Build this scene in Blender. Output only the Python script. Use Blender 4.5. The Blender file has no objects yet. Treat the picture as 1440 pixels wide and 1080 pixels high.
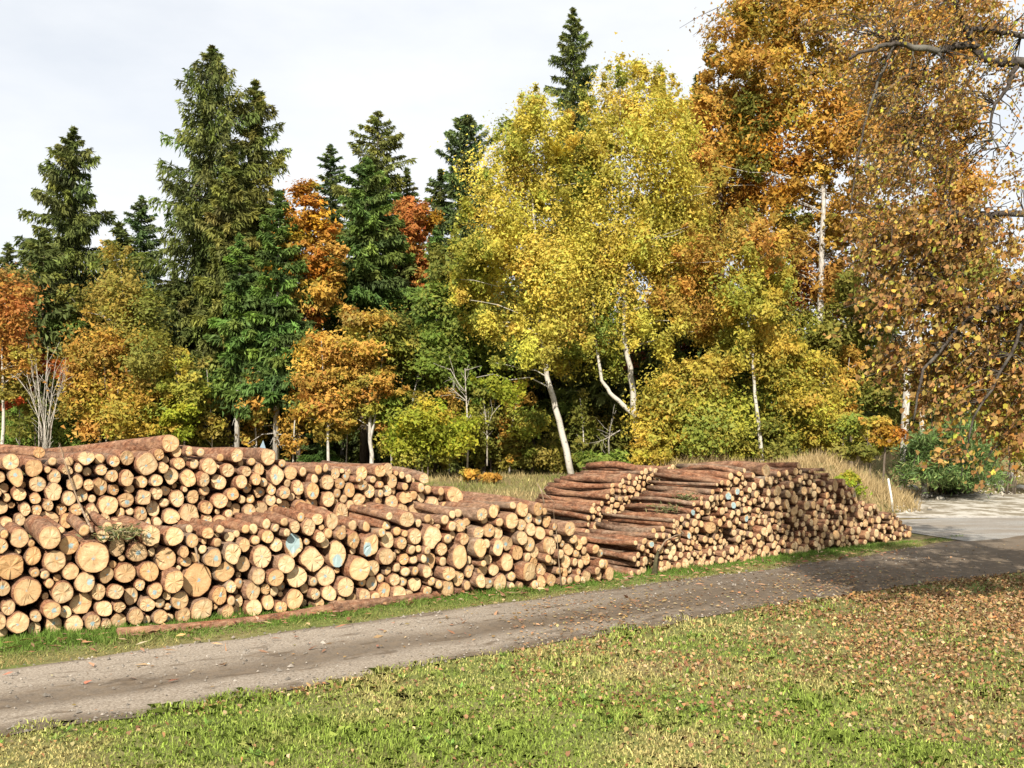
import bpy, math, random
import numpy as np
from mathutils import Vector, Matrix

S = bpy.context.scene
COL = S.collection
rng = np.random.default_rng(7)
random.seed(7)
R = math.radians

# ------------------------------------------------------------------ camera
F = 1384.0                     # focal length in photo pixels (1440 wide)
CAMZ = 2.4
PITCH = math.atan(72 / F)
cam = bpy.data.cameras.new('camera')
cam.sensor_width = 36.0
cam.lens = F / 1440 * 36
cam.clip_start = 0.1
cam.clip_end = 3000
camo = bpy.data.objects.new('camera', cam)
camo.location = (0, 0, CAMZ)
camo.rotation_euler = (math.pi / 2 + PITCH, 0, 0)
COL.objects.link(camo)
S.camera = camo

# ------------------------------------------------------------------ light
SUN = Vector((-0.12, -0.80, 0.58)).normalized()      # direction towards the sun
world = bpy.data.worlds.new('World')
S.world = world
world.use_nodes = True
wn, wl = world.node_tree.nodes, world.node_tree.links
wn.clear()
sky = wn.new('ShaderNodeTexSky')
sky.sky_type = 'NISHITA'
sky.sun_disc = False
sky.sun_elevation = math.asin(SUN.z)
sky.sun_rotation = math.atan2(SUN.x, SUN.y)
sky.air_density = 1.0
sky.dust_density = 1.0
tc = wn.new('ShaderNodeTexCoord')
mp = wn.new('ShaderNodeMapping')
mp.inputs['Scale'].default_value = (1.0, 1.0, 2.6)
ns = wn.new('ShaderNodeTexNoise')
ns.inputs['Scale'].default_value = 2.1
ns.inputs['Detail'].default_value = 7
ns.inputs['Roughness'].default_value = 0.55
rp = wn.new('ShaderNodeValToRGB')
rp.color_ramp.elements[0].position = 0.30
rp.color_ramp.elements[0].color = (0.74, 0.74, 0.74, 1)
rp.color_ramp.elements[1].position = 0.56
rp.color_ramp.elements[1].color = (1, 1, 1, 1)
mx = wn.new('ShaderNodeMixRGB')
mx.inputs['Color2'].default_value = (7.9, 8.1, 8.35, 1)       # thin bright cloud
bg = wn.new('ShaderNodeBackground')
bg.inputs['Strength'].default_value = 0.072
ow = wn.new('ShaderNodeOutputWorld')
wl.new(tc.outputs['Generated'], mp.inputs['Vector'])
wl.new(mp.outputs['Vector'], ns.inputs['Vector'])
wl.new(ns.outputs['Fac'], rp.inputs['Fac'])
wl.new(rp.outputs['Color'], mx.inputs['Fac'])
wl.new(sky.outputs['Color'], mx.inputs['Color1'])
wl.new(mx.outputs['Color'], bg.inputs['Color'])
wl.new(bg.outputs['Background'], ow.inputs['Surface'])

sd = bpy.data.lights.new('sun', 'SUN')
sd.energy = 4.8
sd.angle = R(0.5)
sd.color = (1.0, 0.93, 0.82)
so = bpy.data.objects.new('sun', sd)
so.rotation_euler = SUN.to_track_quat('Z', 'Y').to_euler()
COL.objects.link(so)

S.view_settings.view_transform = 'Standard'
S.view_settings.look = 'None'
S.view_settings.exposure = 0.84
S.view_settings.gamma = 1
S.view_settings.use_curve_mapping = False
S.render.engine = 'CYCLES'
S.cycles.max_bounces = 8
S.cycles.diffuse_bounces = 5
S.cycles.transmission_bounces = 5

# ------------------------------------------------------------------ helpers
cp, sp_ = math.cos(PITCH), math.sin(PITCH)


def ray(px, py):
    """world direction through a point of the photograph"""
    a = (px - 720) / F
    b = (540 - py) / F
    return np.array([a, cp - b * sp_, sp_ + b * cp])


def at(px, py, Y):
    d = ray(px, py)
    t = Y / d[1]
    return np.array([d[0] * t, Y, CAMZ + d[2] * t])


def vnoise(x, y, seed=0):
    x = np.asarray(x, float); y = np.asarray(y, float)
    g = np.random.default_rng(1000 + seed).random((64, 64))
    xi = np.floor(x).astype(int); yi = np.floor(y).astype(int)
    fx = x - xi; fy = y - yi
    fx = fx * fx * (3 - 2 * fx); fy = fy * fy * (3 - 2 * fy)
    a = g[xi % 64, yi % 64]; b = g[(xi + 1) % 64, yi % 64]
    c = g[xi % 64, (yi + 1) % 64]; d = g[(xi + 1) % 64, (yi + 1) % 64]
    return (a * (1 - fx) + b * fx) * (1 - fy) + (c * (1 - fx) + d * fx) * fy


def sstep(a, b, x):
    t = np.clip((np.asarray(x, float) - a) / (b - a), 0, 1)
    return t * t * (3 - 2 * t)


def height(x, y):
    x = np.asarray(x, float); y = np.asarray(y, float)
    left = 1 - sstep(6.5, 11.0, x)
    h = (0.75 * sstep(22, 42, y) + 0.5 * sstep(42, 70, y)) * left
    h = h + (1 - left) * 1.4 * sstep(40, 48, y)
    h = h + np.clip(1.5 * np.exp(-((x - 10.9) / 1.9) ** 2 - ((y - 35.0) / 2.6) ** 2) - .12, 0, None)
    h = h + .8 * np.exp(-((x - 7.5) / 3) ** 2 - ((y - 38) / 3) ** 2)
    h = h + 0.10 * (vnoise(x * .35 + 9, y * .35 + 5, 1) - .5) * sstep(21, 26, y) * left
    h = h + 3.0 * sstep(75, 200, y)
    # the near lawn is gently uneven
    v = -0.559 * x + 0.829 * y
    near = 1 - sstep(7.6, 8.7, v)
    h = h + near * (0.10 * (vnoise(x * .5 + 3, y * .5 + 7, 2) - .5) + 0.03)
    return h


def ground(px, py):
    d = ray(px, py)
    t = 2.0
    for _ in range(4000):
        p = np.array([d[0] * t, d[1] * t, CAMZ + d[2] * t])
        if p[2] <= float(height(p[0], p[1])):
            break
        t += 0.03 + t * 0.0008
    return p


U = np.array([0.829, 0.559])       # along the track
V = np.array([-0.559, 0.829])      # along the logs, away from the track


def uv2xy(s, v):
    return s * U[0] + v * V[0], s * U[1] + v * V[1]


def tag(o, label=None, cat=None, group=None, kind=None):
    if label: o['label'] = label
    if cat: o['category'] = cat
    if group: o['group'] = group
    if kind: o['kind'] = kind
    return o


def link(name, me, mat=None, parent=None):
    o = bpy.data.objects.new(name, me)
    COL.objects.link(o)
    if mat and not me.materials:
        me.materials.append(mat)
    if parent is not None:
        o.parent = parent
    return o


def empty(name, loc):
    o = bpy.data.objects.new(name, None)
    o.empty_display_size = 0.3
    o.location = loc
    COL.objects.link(o)
    return o


def fast_mesh(name, verts, nper, cols=None, smooth=False):
    """polygons of nper vertices each, vertices unshared and in order"""
    verts = np.asarray(verts, np.float32).reshape(-1, 3)
    nv = len(verts); nf = nv // nper
    me = bpy.data.meshes.new(name)
    me.vertices.add(nv)
    me.vertices.foreach_set('co', verts.ravel())
    me.loops.add(nv)
    me.loops.foreach_set('vertex_index', np.arange(nv, dtype=np.int32))
    me.polygons.add(nf)
    me.polygons.foreach_set('loop_start', np.arange(0, nv, nper, dtype=np.int32))
    me.polygons.foreach_set('loop_total', np.full(nf, nper, np.int32))
    if cols is not None:
        a = me.attributes.new('col', 'FLOAT_COLOR', 'FACE')
        c = np.ones((nf, 4), np.float32)
        c[:, :3] = cols
        a.data.foreach_set('color', c.ravel())
    me.update(calc_edges=True)
    if smooth:
        me.shade_smooth()
    return me


class MB:
    """collects tubes and plain faces into one mesh"""
    def __init__(self):
        self.v = []; self.f = []

    def tube(self, pts, rad, n=6, cap=True, bump=0.0):
        pts = [np.asarray(p, float) for p in pts]
        if np.isscalar(rad):
            rad = [rad] * len(pts)
        base = len(self.v)
        prev = None
        for i, p in enumerate(pts):
            d = pts[min(i + 1, len(pts) - 1)] - pts[max(i - 1, 0)]
            d = d / (np.linalg.norm(d) + 1e-9)
            if prev is None:
                h = np.array([1., 0, 0]) if abs(d[0]) < .8 else np.array([0, 1., 0])
                a = np.cross(d, h)
            else:
                a = prev - d * prev.dot(d)
            a /= np.linalg.norm(a) + 1e-9
            prev = a
            b = np.cross(d, a)
            for k in range(n):
                t = 2 * math.pi * k / n
                rr = rad[i] * (1 + bump * (random.random() - .5))
                self.v.append(p + (a * math.cos(t) + b * math.sin(t)) * rr)
        for i in range(len(pts) - 1):
            for k in range(n):
                k2 = (k + 1) % n
                self.f.append((base + i * n + k, base + i * n + k2, base + (i + 1) * n + k2, base + (i + 1) * n + k))
        if cap:
            self.f.append(tuple(base + k for k in range(n))[::-1])
            self.f.append(tuple(base + (len(pts) - 1) * n + k for k in range(n)))

    def build(self, name, mat, parent=None, smooth=True, org=None):
        me = bpy.data.meshes.new(name)
        v = np.array(self.v)
        if org is not None:
            v = v - np.asarray(org)
        me.from_pydata(v.tolist(), [], self.f)
        if smooth:
            me.shade_smooth()
        return link(name, me, mat, parent)


# ------------------------------------------------------------------ materials
def new_mat(name):
    m = bpy.data.materials.new(name)
    m.use_nodes = True
    nt = m.node_tree
    nt.nodes.clear()
    out = nt.nodes.new('ShaderNodeOutputMaterial')
    return m, nt, out


class NG:
    def __init__(self, nt):
        self.nt = nt

    def n(self, t, **kw):
        nd = self.nt.nodes.new(t)
        for k, v in kw.items():
            setattr(nd, k, v)
        return nd

    def l(self, a, b):
        self.nt.links.new(a, b)

    def noise(self, vec, scale, detail=4, rough=.55, dist=0):
        nd = self.n('ShaderNodeTexNoise')
        nd.inputs['Scale'].default_value = scale
        nd.inputs['Detail'].default_value = detail
        nd.inputs['Roughness'].default_value = rough
        nd.inputs['Distortion'].default_value = dist
        if vec is not None:
            self.l(vec, nd.inputs['Vector'])
        return nd.outputs['Fac']

    def ramp(self, fac, stops):
        nd = self.n('ShaderNodeValToRGB')
        el = nd.color_ramp.elements
        while len(el) < len(stops):
            el.new(0.5)
        for e, (p, c) in zip(el, stops):
            e.position = p
            e.color = (*c, 1) if len(c) == 3 else c
        self.l(fac, nd.inputs['Fac'])
        return nd.outputs['Color']

    def mix(self, fac, a, b, mode='MIX'):
        nd = self.n('ShaderNodeMixRGB', blend_type=mode)
        for sock, v in ((nd.inputs['Fac'], fac), (nd.inputs['Color1'], a), (nd.inputs['Color2'], b)):
            if hasattr(v, 'is_linked'):
                self.l(v, sock)
            elif isinstance(v, (int, float)):
                sock.default_value = v
            else:
                sock.default_value = (*v, 1)
        return nd.outputs['Color']

    def math(self, op, a, b=None, c=None, clamp=False):
        nd = self.n('ShaderNodeMath', operation=op, use_clamp=clamp)
        for i, v in enumerate((a, b, c)):
            if v is None:
                continue
            if hasattr(v, 'is_linked'):
                self.l(v, nd.inputs[i])
            else:
                nd.inputs[i].default_value = v
        return nd.outputs[0]

    def attr(self, name, out='Color'):
        nd = self.n('ShaderNodeAttribute', attribute_name=name)
        return nd.outputs[out]

    def pos(self):
        return self.n('ShaderNodeNewGeometry').outputs['Position']

    def bsdf(self, out, col, rough=.85, spec=.2, bump=None, bstr=.5, bdist=.02):
        b = self.n('ShaderNodeBsdfPrincipled')
        if hasattr(col, 'is_linked'):
            self.l(col, b.inputs['Base Color'])
        else:
            b.inputs['Base Color'].default_value = (*col, 1)
        if hasattr(rough, 'is_linked'):
            self.l(rough, b.inputs['Roughness'])
        else:
            b.inputs['Roughness'].default_value = rough
        b.inputs['Specular IOR Level'].default_value = spec
        if bump is not None:
            bn = self.n('ShaderNodeBump')
            bn.inputs['Strength'].default_value = bstr
            bn.inputs['Distance'].default_value = bdist
            self.l(bump, bn.inputs['Height'])
            self.l(bn.outputs['Normal'], b.inputs['Normal'])
        self.l(b.outputs['BSDF'], out.inputs['Surface'])
        return b


def leaf_material(name, trans=.25, rough=.55, spec=.25):
    m, nt, out = new_mat(name)
    g = NG(nt)
    c = g.attr('col')
    b = g.n('ShaderNodeBsdfPrincipled')
    g.l(c, b.inputs['Base Color'])
    b.inputs['Roughness'].default_value = rough
    b.inputs['Specular IOR Level'].default_value = spec
    t = g.n('ShaderNodeBsdfTranslucent')
    g.l(c, t.inputs['Color'])
    mxs = g.n('ShaderNodeMixShader')
    mxs.inputs['Fac'].default_value = trans
    g.l(b.outputs['BSDF'], mxs.inputs[1])
    g.l(t.outputs['BSDF'], mxs.inputs[2])
    g.l(mxs.outputs['Shader'], out.inputs['Surface'])
    return m


M = {}
M['leaf'] = leaf_material('autumn_leaves', .38, .6, .12)
M['needle'] = leaf_material('spruce_needles', .2, .6, .12)
M['grass'] = leaf_material('grass_blades', .35, .6, .12)
M['litter'] = leaf_material('dry_leaves', .1, .7, .15)


def bark_mat(name, c1, c2, c3, scale=(18, 18, 4), thr=(.35, .6)):
    m, nt, out = new_mat(name)
    g = NG(nt)
    mpn = g.n('ShaderNodeMapping')
    mpn.inputs['Scale'].default_value = scale
    g.l(g.pos(), mpn.inputs['Vector'])
    n1 = g.noise(mpn.outputs['Vector'], 1.0, 6, .65)
    n2 = g.noise(g.pos(), 1.3, 3)
    c = g.ramp(n1, [(thr[0], c1), (thr[1], c2)])
    c = g.mix(g.ramp(n2, [(.5, (0, 0, 0)), (.7, (1, 1, 1))]), c, c3)
    g.bsdf(out, c, .9, .1, n1, .6, .03)
    return m


M['bark_dark'] = bark_mat('grey_brown_bark', (.04, .03, .022), (.16, .125, .095), (.11, .095, .07))
M['bark_grey'] = bark_mat('pale_grey_bark', (.18, .155, .13), (.52, .49, .44), (.40, .38, .33))
M['bark_birch'] = bark_mat('white_bark_with_dark_marks', (.06, .05, .04), (.46, .43, .37), (.33, .30, .25), (5, 5, 14), (.33, .42))
M['bark_maple'] = bark_mat('lichen_bark', (.02, .016, .013), (.085, .07, .058), (.17, .165, .14), (22, 22, 22))
M['twig'] = bark_mat('dry_twig_bark', (.16, .11, .07), (.33, .25, .17), (.2, .14, .09))
M['snag'] = bark_mat('weathered_wood', (.24, .21, .17), (.52, .48, .42), (.4, .36, .3))

# ground ----------------------------------------------------------------
m, nt, out = new_mat('grassy_soil'); M['ground'] = m
g = NG(nt)
P = g.pos()
n1 = g.noise(P, .55, 5); n2 = g.noise(P, 7, 5, .65); n3 = g.noise(P, 60, 3, .6)
green = g.ramp(n2, [(.3, (.08, .10, .025)), (.55, (.15, .19, .045)), (.75, (.26, .25, .09))])
dry = g.ramp(n2, [(.3, (.15, .11, .05)), (.6, (.28, .22, .11)), (.8, (.38, .31, .17))])
sepn = g.n('ShaderNodeSeparateXYZ'); g.l(P, sepn.inputs[0])
far = g.ramp(g.math('MULTIPLY', sepn.outputs['Y'], .02), [(.30, (0, 0, 0)), (.46, (1, 1, 1))])
fac = g.math('ADD', g.ramp(n1, [(.42, (0, 0, 0)), (.62, (.8, .8, .8))]), g.math('MULTIPLY', far, .55), clamp=True)
c = g.mix(fac, green, dry)
c = g.mix(g.math('MULTIPLY', n3, .45), c, (.08, .06, .03), 'MIX')
g.bsdf(out, c, .95, .1, n3, .6, .03)

# track: 'lane' attribute = (along, across, 0) in metres ------------------
m, nt, out = new_mat('worn_gravel_track'); M['track'] = m
g = NG(nt)
lane = g.attr('lane', 'Vector')
sp = g.n('ShaderNodeSeparateXYZ'); g.l(lane, sp.inputs[0])
st = g.n('ShaderNodeMapping'); st.inputs['Scale'].default_value = (.35, 1.6, 1)
g.l(lane, st.inputs['Vector'])
wob = g.noise(st.outputs['Vector'], 1.0, 4)
acr = g.math('ADD', sp.outputs['Y'], g.math('MULTIPLY', g.math('SUBTRACT', wob, .5), .34))
P = g.pos()
n_f = g.noise(P, 42, 5, .8); n_m = g.noise(P, 9, 5, .6)
st2 = g.n('ShaderNodeMapping'); st2.inputs['Scale'].default_value = (.9, 6, 1)
g.l(lane, st2.inputs['Vector'])
n_s = g.noise(st2.outputs['Vector'], 1.6, 6, .62)
grey = g.ramp(n_f, [(.34, (.13, .102, .074)), (.5, (.285, .238, .185)), (.66, (.47, .41, .335))])
soil = g.ramp(n_m, [(.3, (.058, .043, .030)), (.7, (.165, .125, .085))])
band = g.ramp(acr, [(.02, (1, 1, 1)), (.10, (.25, .25, .25)), (.20, (.25, .25, .25)), (.32, (.85, .85, .85)),
                    (.44, (.8, .8, .8)), (.62, (.15, .15, .15)), (.9, (.05, .05, .05)), (1.0, (.7, .7, .7))])
along = g.ramp(g.math('MULTIPLY_ADD', sp.outputs['X'], 1 / 30.0, .3), [(.50, (0, 0, 0)), (.68, (1, 1, 1))])
spots = g.ramp(n_s, [(.56, (0, 0, 0)), (.68, (.75, .75, .75))])
dirt = g.math('ADD', g.math('MULTIPLY', band, 1.0), g.math('ADD', g.math('MULTIPLY', along, .75), spots), clamp=True)
dirt = g.math('MULTIPLY', dirt, g.math('MULTIPLY_ADD', n_m, .8, .58), clamp=True)
c = g.mix(dirt, grey, soil)
g.bsdf(out, c, .92, .15, n_f, .5, .012)

m, nt, out = new_mat('grey_asphalt'); M['asphalt'] = m
g = NG(nt); P = g.pos()
st = g.n('ShaderNodeMapping'); st.inputs['Scale'].default_value = (.3, 1.1, 1); g.l(P, st.inputs['Vector'])
n_f = g.noise(P, 40, 5, .8); n_m = g.noise(st.outputs['Vector'], 1.0, 6, .65); n_p = g.noise(P, 2.6, 5, .7)
c = g.ramp(n_f, [(.36, (.16, .15, .135)), (.64, (.36, .345, .315))])
c = g.mix(g.ramp(n_m, [(.40, (.8, .8, .8)), (.60, (0, 0, 0))]), c, (.20, .165, .125))
c = g.mix(g.ramp(n_p, [(.58, (0, 0, 0)), (.70, (.6, .6, .6))]), c, (.40, .37, .32))
g.bsdf(out, c, .9, .2, n_f, .5, .02)

m, nt, out = new_mat('pale_rubble_yard'); M['yard'] = m
g = NG(nt); P = g.pos()
st = g.n('ShaderNodeMapping'); st.inputs['Scale'].default_value = (1.5, 1.0, 1); g.l(P, st.inputs['Vector'])
n_m = g.noise(st.outputs['Vector'], .9, 6, .7); n_f = g.noise(P, 12, 4, .7)
c = g.mix(g.ramp(n_m, [(.44, (0, 0, 0)), (.54, (1, 1, 1))]), (.50, .47, .41), (.21, .18, .13))
c = g.mix(g.math('MULTIPLY', n_f, .3), c, (.2, .16, .11))
g.bsdf(out, c, .95, .1, n_f, .7, .04)

def flat_mat(name, c1, c2, scale=8, rough=.8, bump=.4):
    m, nt, out = new_mat(name)
    g = NG(nt)
    n = g.noise(g.n('ShaderNodeTexCoord').outputs['Object'], scale, 5, .6)
    g.bsdf(out, g.ramp(n, [(.3, c1), (.7, c2)]), rough, .2, n, bump, .02)
    return m

M['white_paint'] = flat_mat('worn_white_paint', (.40, .39, .36), (.66, .65, .61), 14)
M['kerb'] = flat_mat('kerb_stone', (.17, .16, .145), (.30, .28, .25), 6)
M['rock'] = flat_mat('pale_limestone', (.36, .32, .26), (.66, .62, .54), 3, .9, .8)
M['blue_tarp'] = flat_mat('pale_blue_sheet', (.24, .34, .42), (.42, .52, .58), 4)
M['moss'] = flat_mat('mossy_wood', (.03, .03, .012), (.10, .085, .045), 14, .95, 1)

# log bark: point attribute 'tint' = (redness, greyness, seed) --------------
m, nt, out = new_mat('spruce_log_bark'); M['log_bark'] = m
g = NG(nt)
lc = g.attr('lc', 'Vector'); ti = g.attr('tint')
ts = g.n('ShaderNodeSeparateXYZ'); g.l(ti, ts.inputs[0])
off = g.n('ShaderNodeVectorMath', operation='ADD'); g.l(lc, off.inputs[0])
cmb = g.n('ShaderNodeCombineXYZ'); g.l(g.math('MULTIPLY', ts.outputs['Z'], 31), cmb.inputs[2]); g.l(cmb.outputs[0], off.inputs[1])
st = g.n('ShaderNodeMapping'); st.inputs['Scale'].default_value = (1, 1, .5); g.l(off.outputs[0], st.inputs['Vector'])
n1 = g.noise(st.outputs['Vector'], 16, 6, .7); n2 = g.noise(st.outputs['Vector'], 5, 4, .6); n4 = g.noise(off.outputs[0], 60, 2)
red = g.ramp(n1, [(.32, (.06, .026, .015)), (.5, (.205, .088, .045)), (.66, (.36, .185, .10))])
gry = g.ramp(n1, [(.3, (.07, .05, .035)), (.55, (.20, .155, .11)), (.75, (.36, .31, .25))])
gf = g.math('ADD', ts.outputs['Y'], g.math('MULTIPLY', g.math('SUBTRACT', n2, .5), 2.2), clamp=True)
c = g.mix(gf, red, gry)
c = g.mix(g.math('MULTIPLY', g.ramp(n2, [(.55, (0, 0, 0)), (.72, (1, 1, 1))]), ts.outputs['X']), c, (.42, .20, .085))
c = g.mix(g.ramp(n4, [(.58, (0, 0, 0)), (.68, (.5, .5, .5))]), c, (.36, .27, .19))
g.bsdf(out, c, .9, .12, n1, 1.0, .03)

# cut ends: 'lc' = position on the unit disc, 'tint' = (hue, paint radius, shade), 'pt' = (paint x, paint y, seed)
m, nt, out = new_mat('sawn_log_end'); M['log_end'] = m
g = NG(nt)
lc = g.attr('lc', 'Vector'); ti = g.attr('tint'); pt = g.attr('pt', 'Vector')
ls = g.n('ShaderNodeSeparateXYZ'); g.l(lc, ls.inputs[0])
ts = g.n('ShaderNodeSeparateXYZ'); g.l(ti, ts.inputs[0])
ps = g.n('ShaderNodeSeparateXYZ'); g.l(pt, ps.inputs[0])
seed = ps.outputs['Z']
cmb = g.n('ShaderNodeCombineXYZ'); g.l(ls.outputs['X'], cmb.inputs[0]); g.l(ls.outputs['Y'], cmb.inputs[1]); g.l(g.math('MULTIPLY', seed, 57), cmb.inputs[2])
vec = cmb.outputs[0]
nb = g.noise(vec, 1.1, 3); nf = g.noise(vec, 9, 4, .6)
rad = g.math('SQRT', g.math('ADD', g.math('MULTIPLY', ls.outputs['X'], ls.outputs['X']), g.math('MULTIPLY', ls.outputs['Y'], ls.outputs['Y'])))
radw = g.math('ADD', rad, g.math('MULTIPLY', g.math('SUBTRACT', nb, .5), .25))
ring = g.math('SINE', g.math('MULTIPLY', radw, 62))
ang = g.math('ARCTAN2', ls.outputs['Y'], ls.outputs['X'])
pc = g.n('ShaderNodeCombineXYZ')
g.l(g.math('MULTIPLY', g.math('SINE', ang), 3.2), pc.inputs[0]); g.l(g.math('MULTIPLY', g.math('COSINE', ang), 3.2), pc.inputs[1])
g.l(g.math('MULTIPLY_ADD', rad, .35, g.math('MULTIPLY', seed, 91)), pc.inputs[2])
ck = g.noise(pc.outputs[0], 1.7, 2, .5)
crack = g.math('MULTIPLY', g.ramp(g.math('SUBTRACT', ck, g.math('MULTIPLY', g.math('FRACT', g.math('MULTIPLY', seed, 7.3)), .16)), [(.62, (0, 0, 0)), (.65, (1, 1, 1))]), g.ramp(rad, [(.05, (0, 0, 0)), (.3, (.85, .85, .85))]))
pale = g.ramp(nb, [(.3, (.52, .39, .215)), (.7, (.65, .52, .325))])
orng = g.ramp(nb, [(.3, (.46, .255, .105)), (.7, (.60, .39, .19))])
c = g.mix(ts.outputs['X'], pale, orng)
heart = g.ramp(radw, [(.12, (1, 1, 1)), (.5, (0, 0, 0))])
c = g.mix(g.math('MULTIPLY', heart, g.math('MULTIPLY', g.math('FRACT', g.math('MULTIPLY', seed, 13.7)), .6)), c, (.46, .235, .08))
edge = g.ramp(radw, [(.70, (0, 0, 0)), (.98, (1, 1, 1))])
stn = g.noise(vec, 2.3, 5, .7)
c = g.mix(g.math('MULTIPLY', g.ramp(stn, [(.50, (0, 0, 0)), (.68, (1, 1, 1))]), g.math('MULTIPLY', g.math('FRACT', g.math('MULTIPLY', seed, 29.3)), .6)), c, (.30, .17, .08))
c = g.mix(g.math('MULTIPLY', edge, .65), c, (.36, .165, .06))
c = g.mix(g.math('MULTIPLY', g.math('MULTIPLY_ADD', ring, .5, .5), .16), c, (.40, .22, .08))
c = g.mix(g.math('MULTIPLY', g.ramp(nf, [(.48, (0, 0, 0)), (.72, (1, 1, 1))]), .5), c, (.34, .19, .08))
sawd = g.n('ShaderNodeMapping'); sawd.inputs['Scale'].default_value = (3, 26, 1); sawd.inputs['Rotation'].default_value = (0, 0, .5); g.l(vec, sawd.inputs['Vector'])
nsaw = g.noise(sawd.outputs['Vector'], 1.0, 3)
c = g.mix(g.math('MULTIPLY', g.ramp(nsaw, [(.5, (0, 0, 0)), (.75, (1, 1, 1))]), .25), c, (.85, .68, .42))
c = g.mix(crack, c, (.07, .035, .015))
c = g.mix(ts.outputs['Z'], c, (.20, .13, .07))
dx = g.math('SUBTRACT', ls.outputs['X'], ps.outputs['X']); dy = g.math('SUBTRACT', ls.outputs['Y'], ps.outputs['Y'])
pd = g.math('SQRT', g.math('ADD', g.math('MULTIPLY', dx, dx), g.math('MULTIPLY', dy, dy)))
pd = g.math('ADD', pd, g.math('MULTIPLY', g.math('SUBTRACT', g.noise(vec, 5, 4, .7), .5), .5))
pf = g.math('SUBTRACT', ts.outputs['Y'], pd)
pf = g.ramp(g.math('MULTIPLY_ADD', pf, 2.6, .5), [(.45, (0, 0, 0)), (.75, (.8, .8, .8))])
c = g.mix(pf, c, (.22, .37, .41))
g.bsdf(out, c, .8, .15, nf, .25, .01)

# ------------------------------------------------------------------ sky is the world; ground sheet
def ground_sheet():
    xs = np.concatenate([np.linspace(-700, -60, 24)[:-1], np.linspace(-60, -14, 36)[:-1], np.arange(-14, 22, .25), np.linspace(22, 70, 40)[1:], np.linspace(70, 700, 24)[1:]])
    ys = np.concatenate([np.linspace(-60, 4, 16)[:-1], np.arange(4, 24, .25), np.arange(24, 60, .5), np.linspace(60, 900, 40)])
    X, Y = np.meshgrid(xs, ys)
    Z = height(X, Y)
    nx, ny = len(xs), len(ys)
    v = np.stack([X, Y, Z], -1).reshape(-1, 3)
    i = np.arange(nx * ny).reshape(ny, nx)
    f = np.stack([i[:-1, :-1], i[:-1, 1:], i[1:, 1:], i[1:, :-1]], -1).reshape(-1, 4)
    me = bpy.data.meshes.new('ground')
    me.from_pydata(v.tolist(), [], f.tolist())
    me.shade_smooth()
    tag(link('ground', me, M['ground']), kind='structure')


ground_sheet()

# the track runs past the stacks and opens into the crossing road
def track_edges(s):
    lo = np.interp(s, [-30, -2, 2, 6, 10, 14, 18, 21, 24], [8.75, 8.78, 8.85, 9.15, 9.45, 9.55, 9.35, 8.2, 5.5])
    hi = np.interp(s, [-30, -2, 2, 6, 10, 14, 17, 19, 21, 24], [11.3, 11.3, 11.45, 11.75, 12.0, 12.25, 12.5, 12.8, 13.1, 13.2])
    return lo, hi


def track():
    ss = np.arange(-30, 24.01, .3)
    lo, hi = track_edges(ss)
    lo = lo + .16 * (vnoise(ss * 1.3, ss * 0, 5) - .5) + .08 * (vnoise(ss * 4, ss * 0, 6) - .5)
    hi = hi + .16 * (vnoise(ss * 1.3, ss * 0 + 9, 7) - .5) + .08 * (vnoise(ss * 4, ss * 0, 8) - .5)
    na = 15
    A = np.linspace(0, 1, na)
    v, lane = [], []
    for s, a, b in zip(ss, lo, hi):
        for t in A:
            vv = a + (b - a) * t
            x, y = uv2xy(s, vv)
            crown = .035 * (1 - (2 * t - 1) ** 2) - .018 * math.exp(-((t - .38) / .1) ** 2) - .012 * math.exp(-((t - .8) / .1) ** 2)
            z = max(float(height(x, y)), 0) if 0 < t < 1 else float(height(x, y)) - .01
            v.append((x, y, (z if t > .15 else max(z, 0)) + .012 + crown))
            lane.append((s, t, 0))
    n = len(ss)
    i = np.arange(n * na).reshape(n, na)
    f = np.stack([i[:-1, :-1], i[1:, :-1], i[1:, 1:], i[:-1, 1:]], -1).reshape(-1, 4)
    me = bpy.data.meshes.new('dirt_track')
    me.from_pydata(v, [], f.tolist())
    a = me.attributes.new('lane', 'FLOAT_VECTOR', 'POINT')
    a.data.foreach_set('vector', np.array(lane, np.float32).ravel())
    me.shade_smooth()
    tag(link('dirt_track', me, M['track']), kind='structure')


track()


def sheet(name, poly, z, mat, kind='structure'):
    me = bpy.data.meshes.new(name)
    me.from_pydata([(x, y, z) for x, y in poly], [], [tuple(range(len(poly)))])
    return tag(link(name, me, mat), kind=kind)


# crossing road, kerb, white line, rubble yard
sheet('road', [(10.2, 22.4), (11.4, 20.9), (13.5, 19.6), (17, 18.4), (60, 16.6), (140, 16.6), (140, 28.6), (12.5, 28.6), (10.2, 27.6), (9.6, 25)], .018, M['asphalt'])
sheet('road_line', [(13.4, 23.75), (140, 24.3), (140, 24.42), (13.4, 23.87)], .023, M['white_paint'])
kb = MB()
kb.tube([(9.9, 28.75, .0), (40, 28.85, .0), (140, 29, .0)], .055, 4)
tag(kb.build('kerb', M['kerb'], smooth=False), kind='structure')
sheet('gravel_yard', [(10.0, 28.62), (140, 28.62), (140, 42), (26, 40.8), (19, 40.4), (16, 39.2), (14.4, 36.5), (13.7, 35), (12.9, 33.2), (12.6, 31.2), (11.6, 30.2), (10.4, 29.5)], .012, M['yard'])

# ------------------------------------------------------------------ log stacks
# positions read from the photograph: x, y of the cut end and its half height
def unpack(raw, ox, oy, sc):
    return [(ox + a / sc, oy + b / sc, c / sc) for a, b, c in raw]


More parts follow.
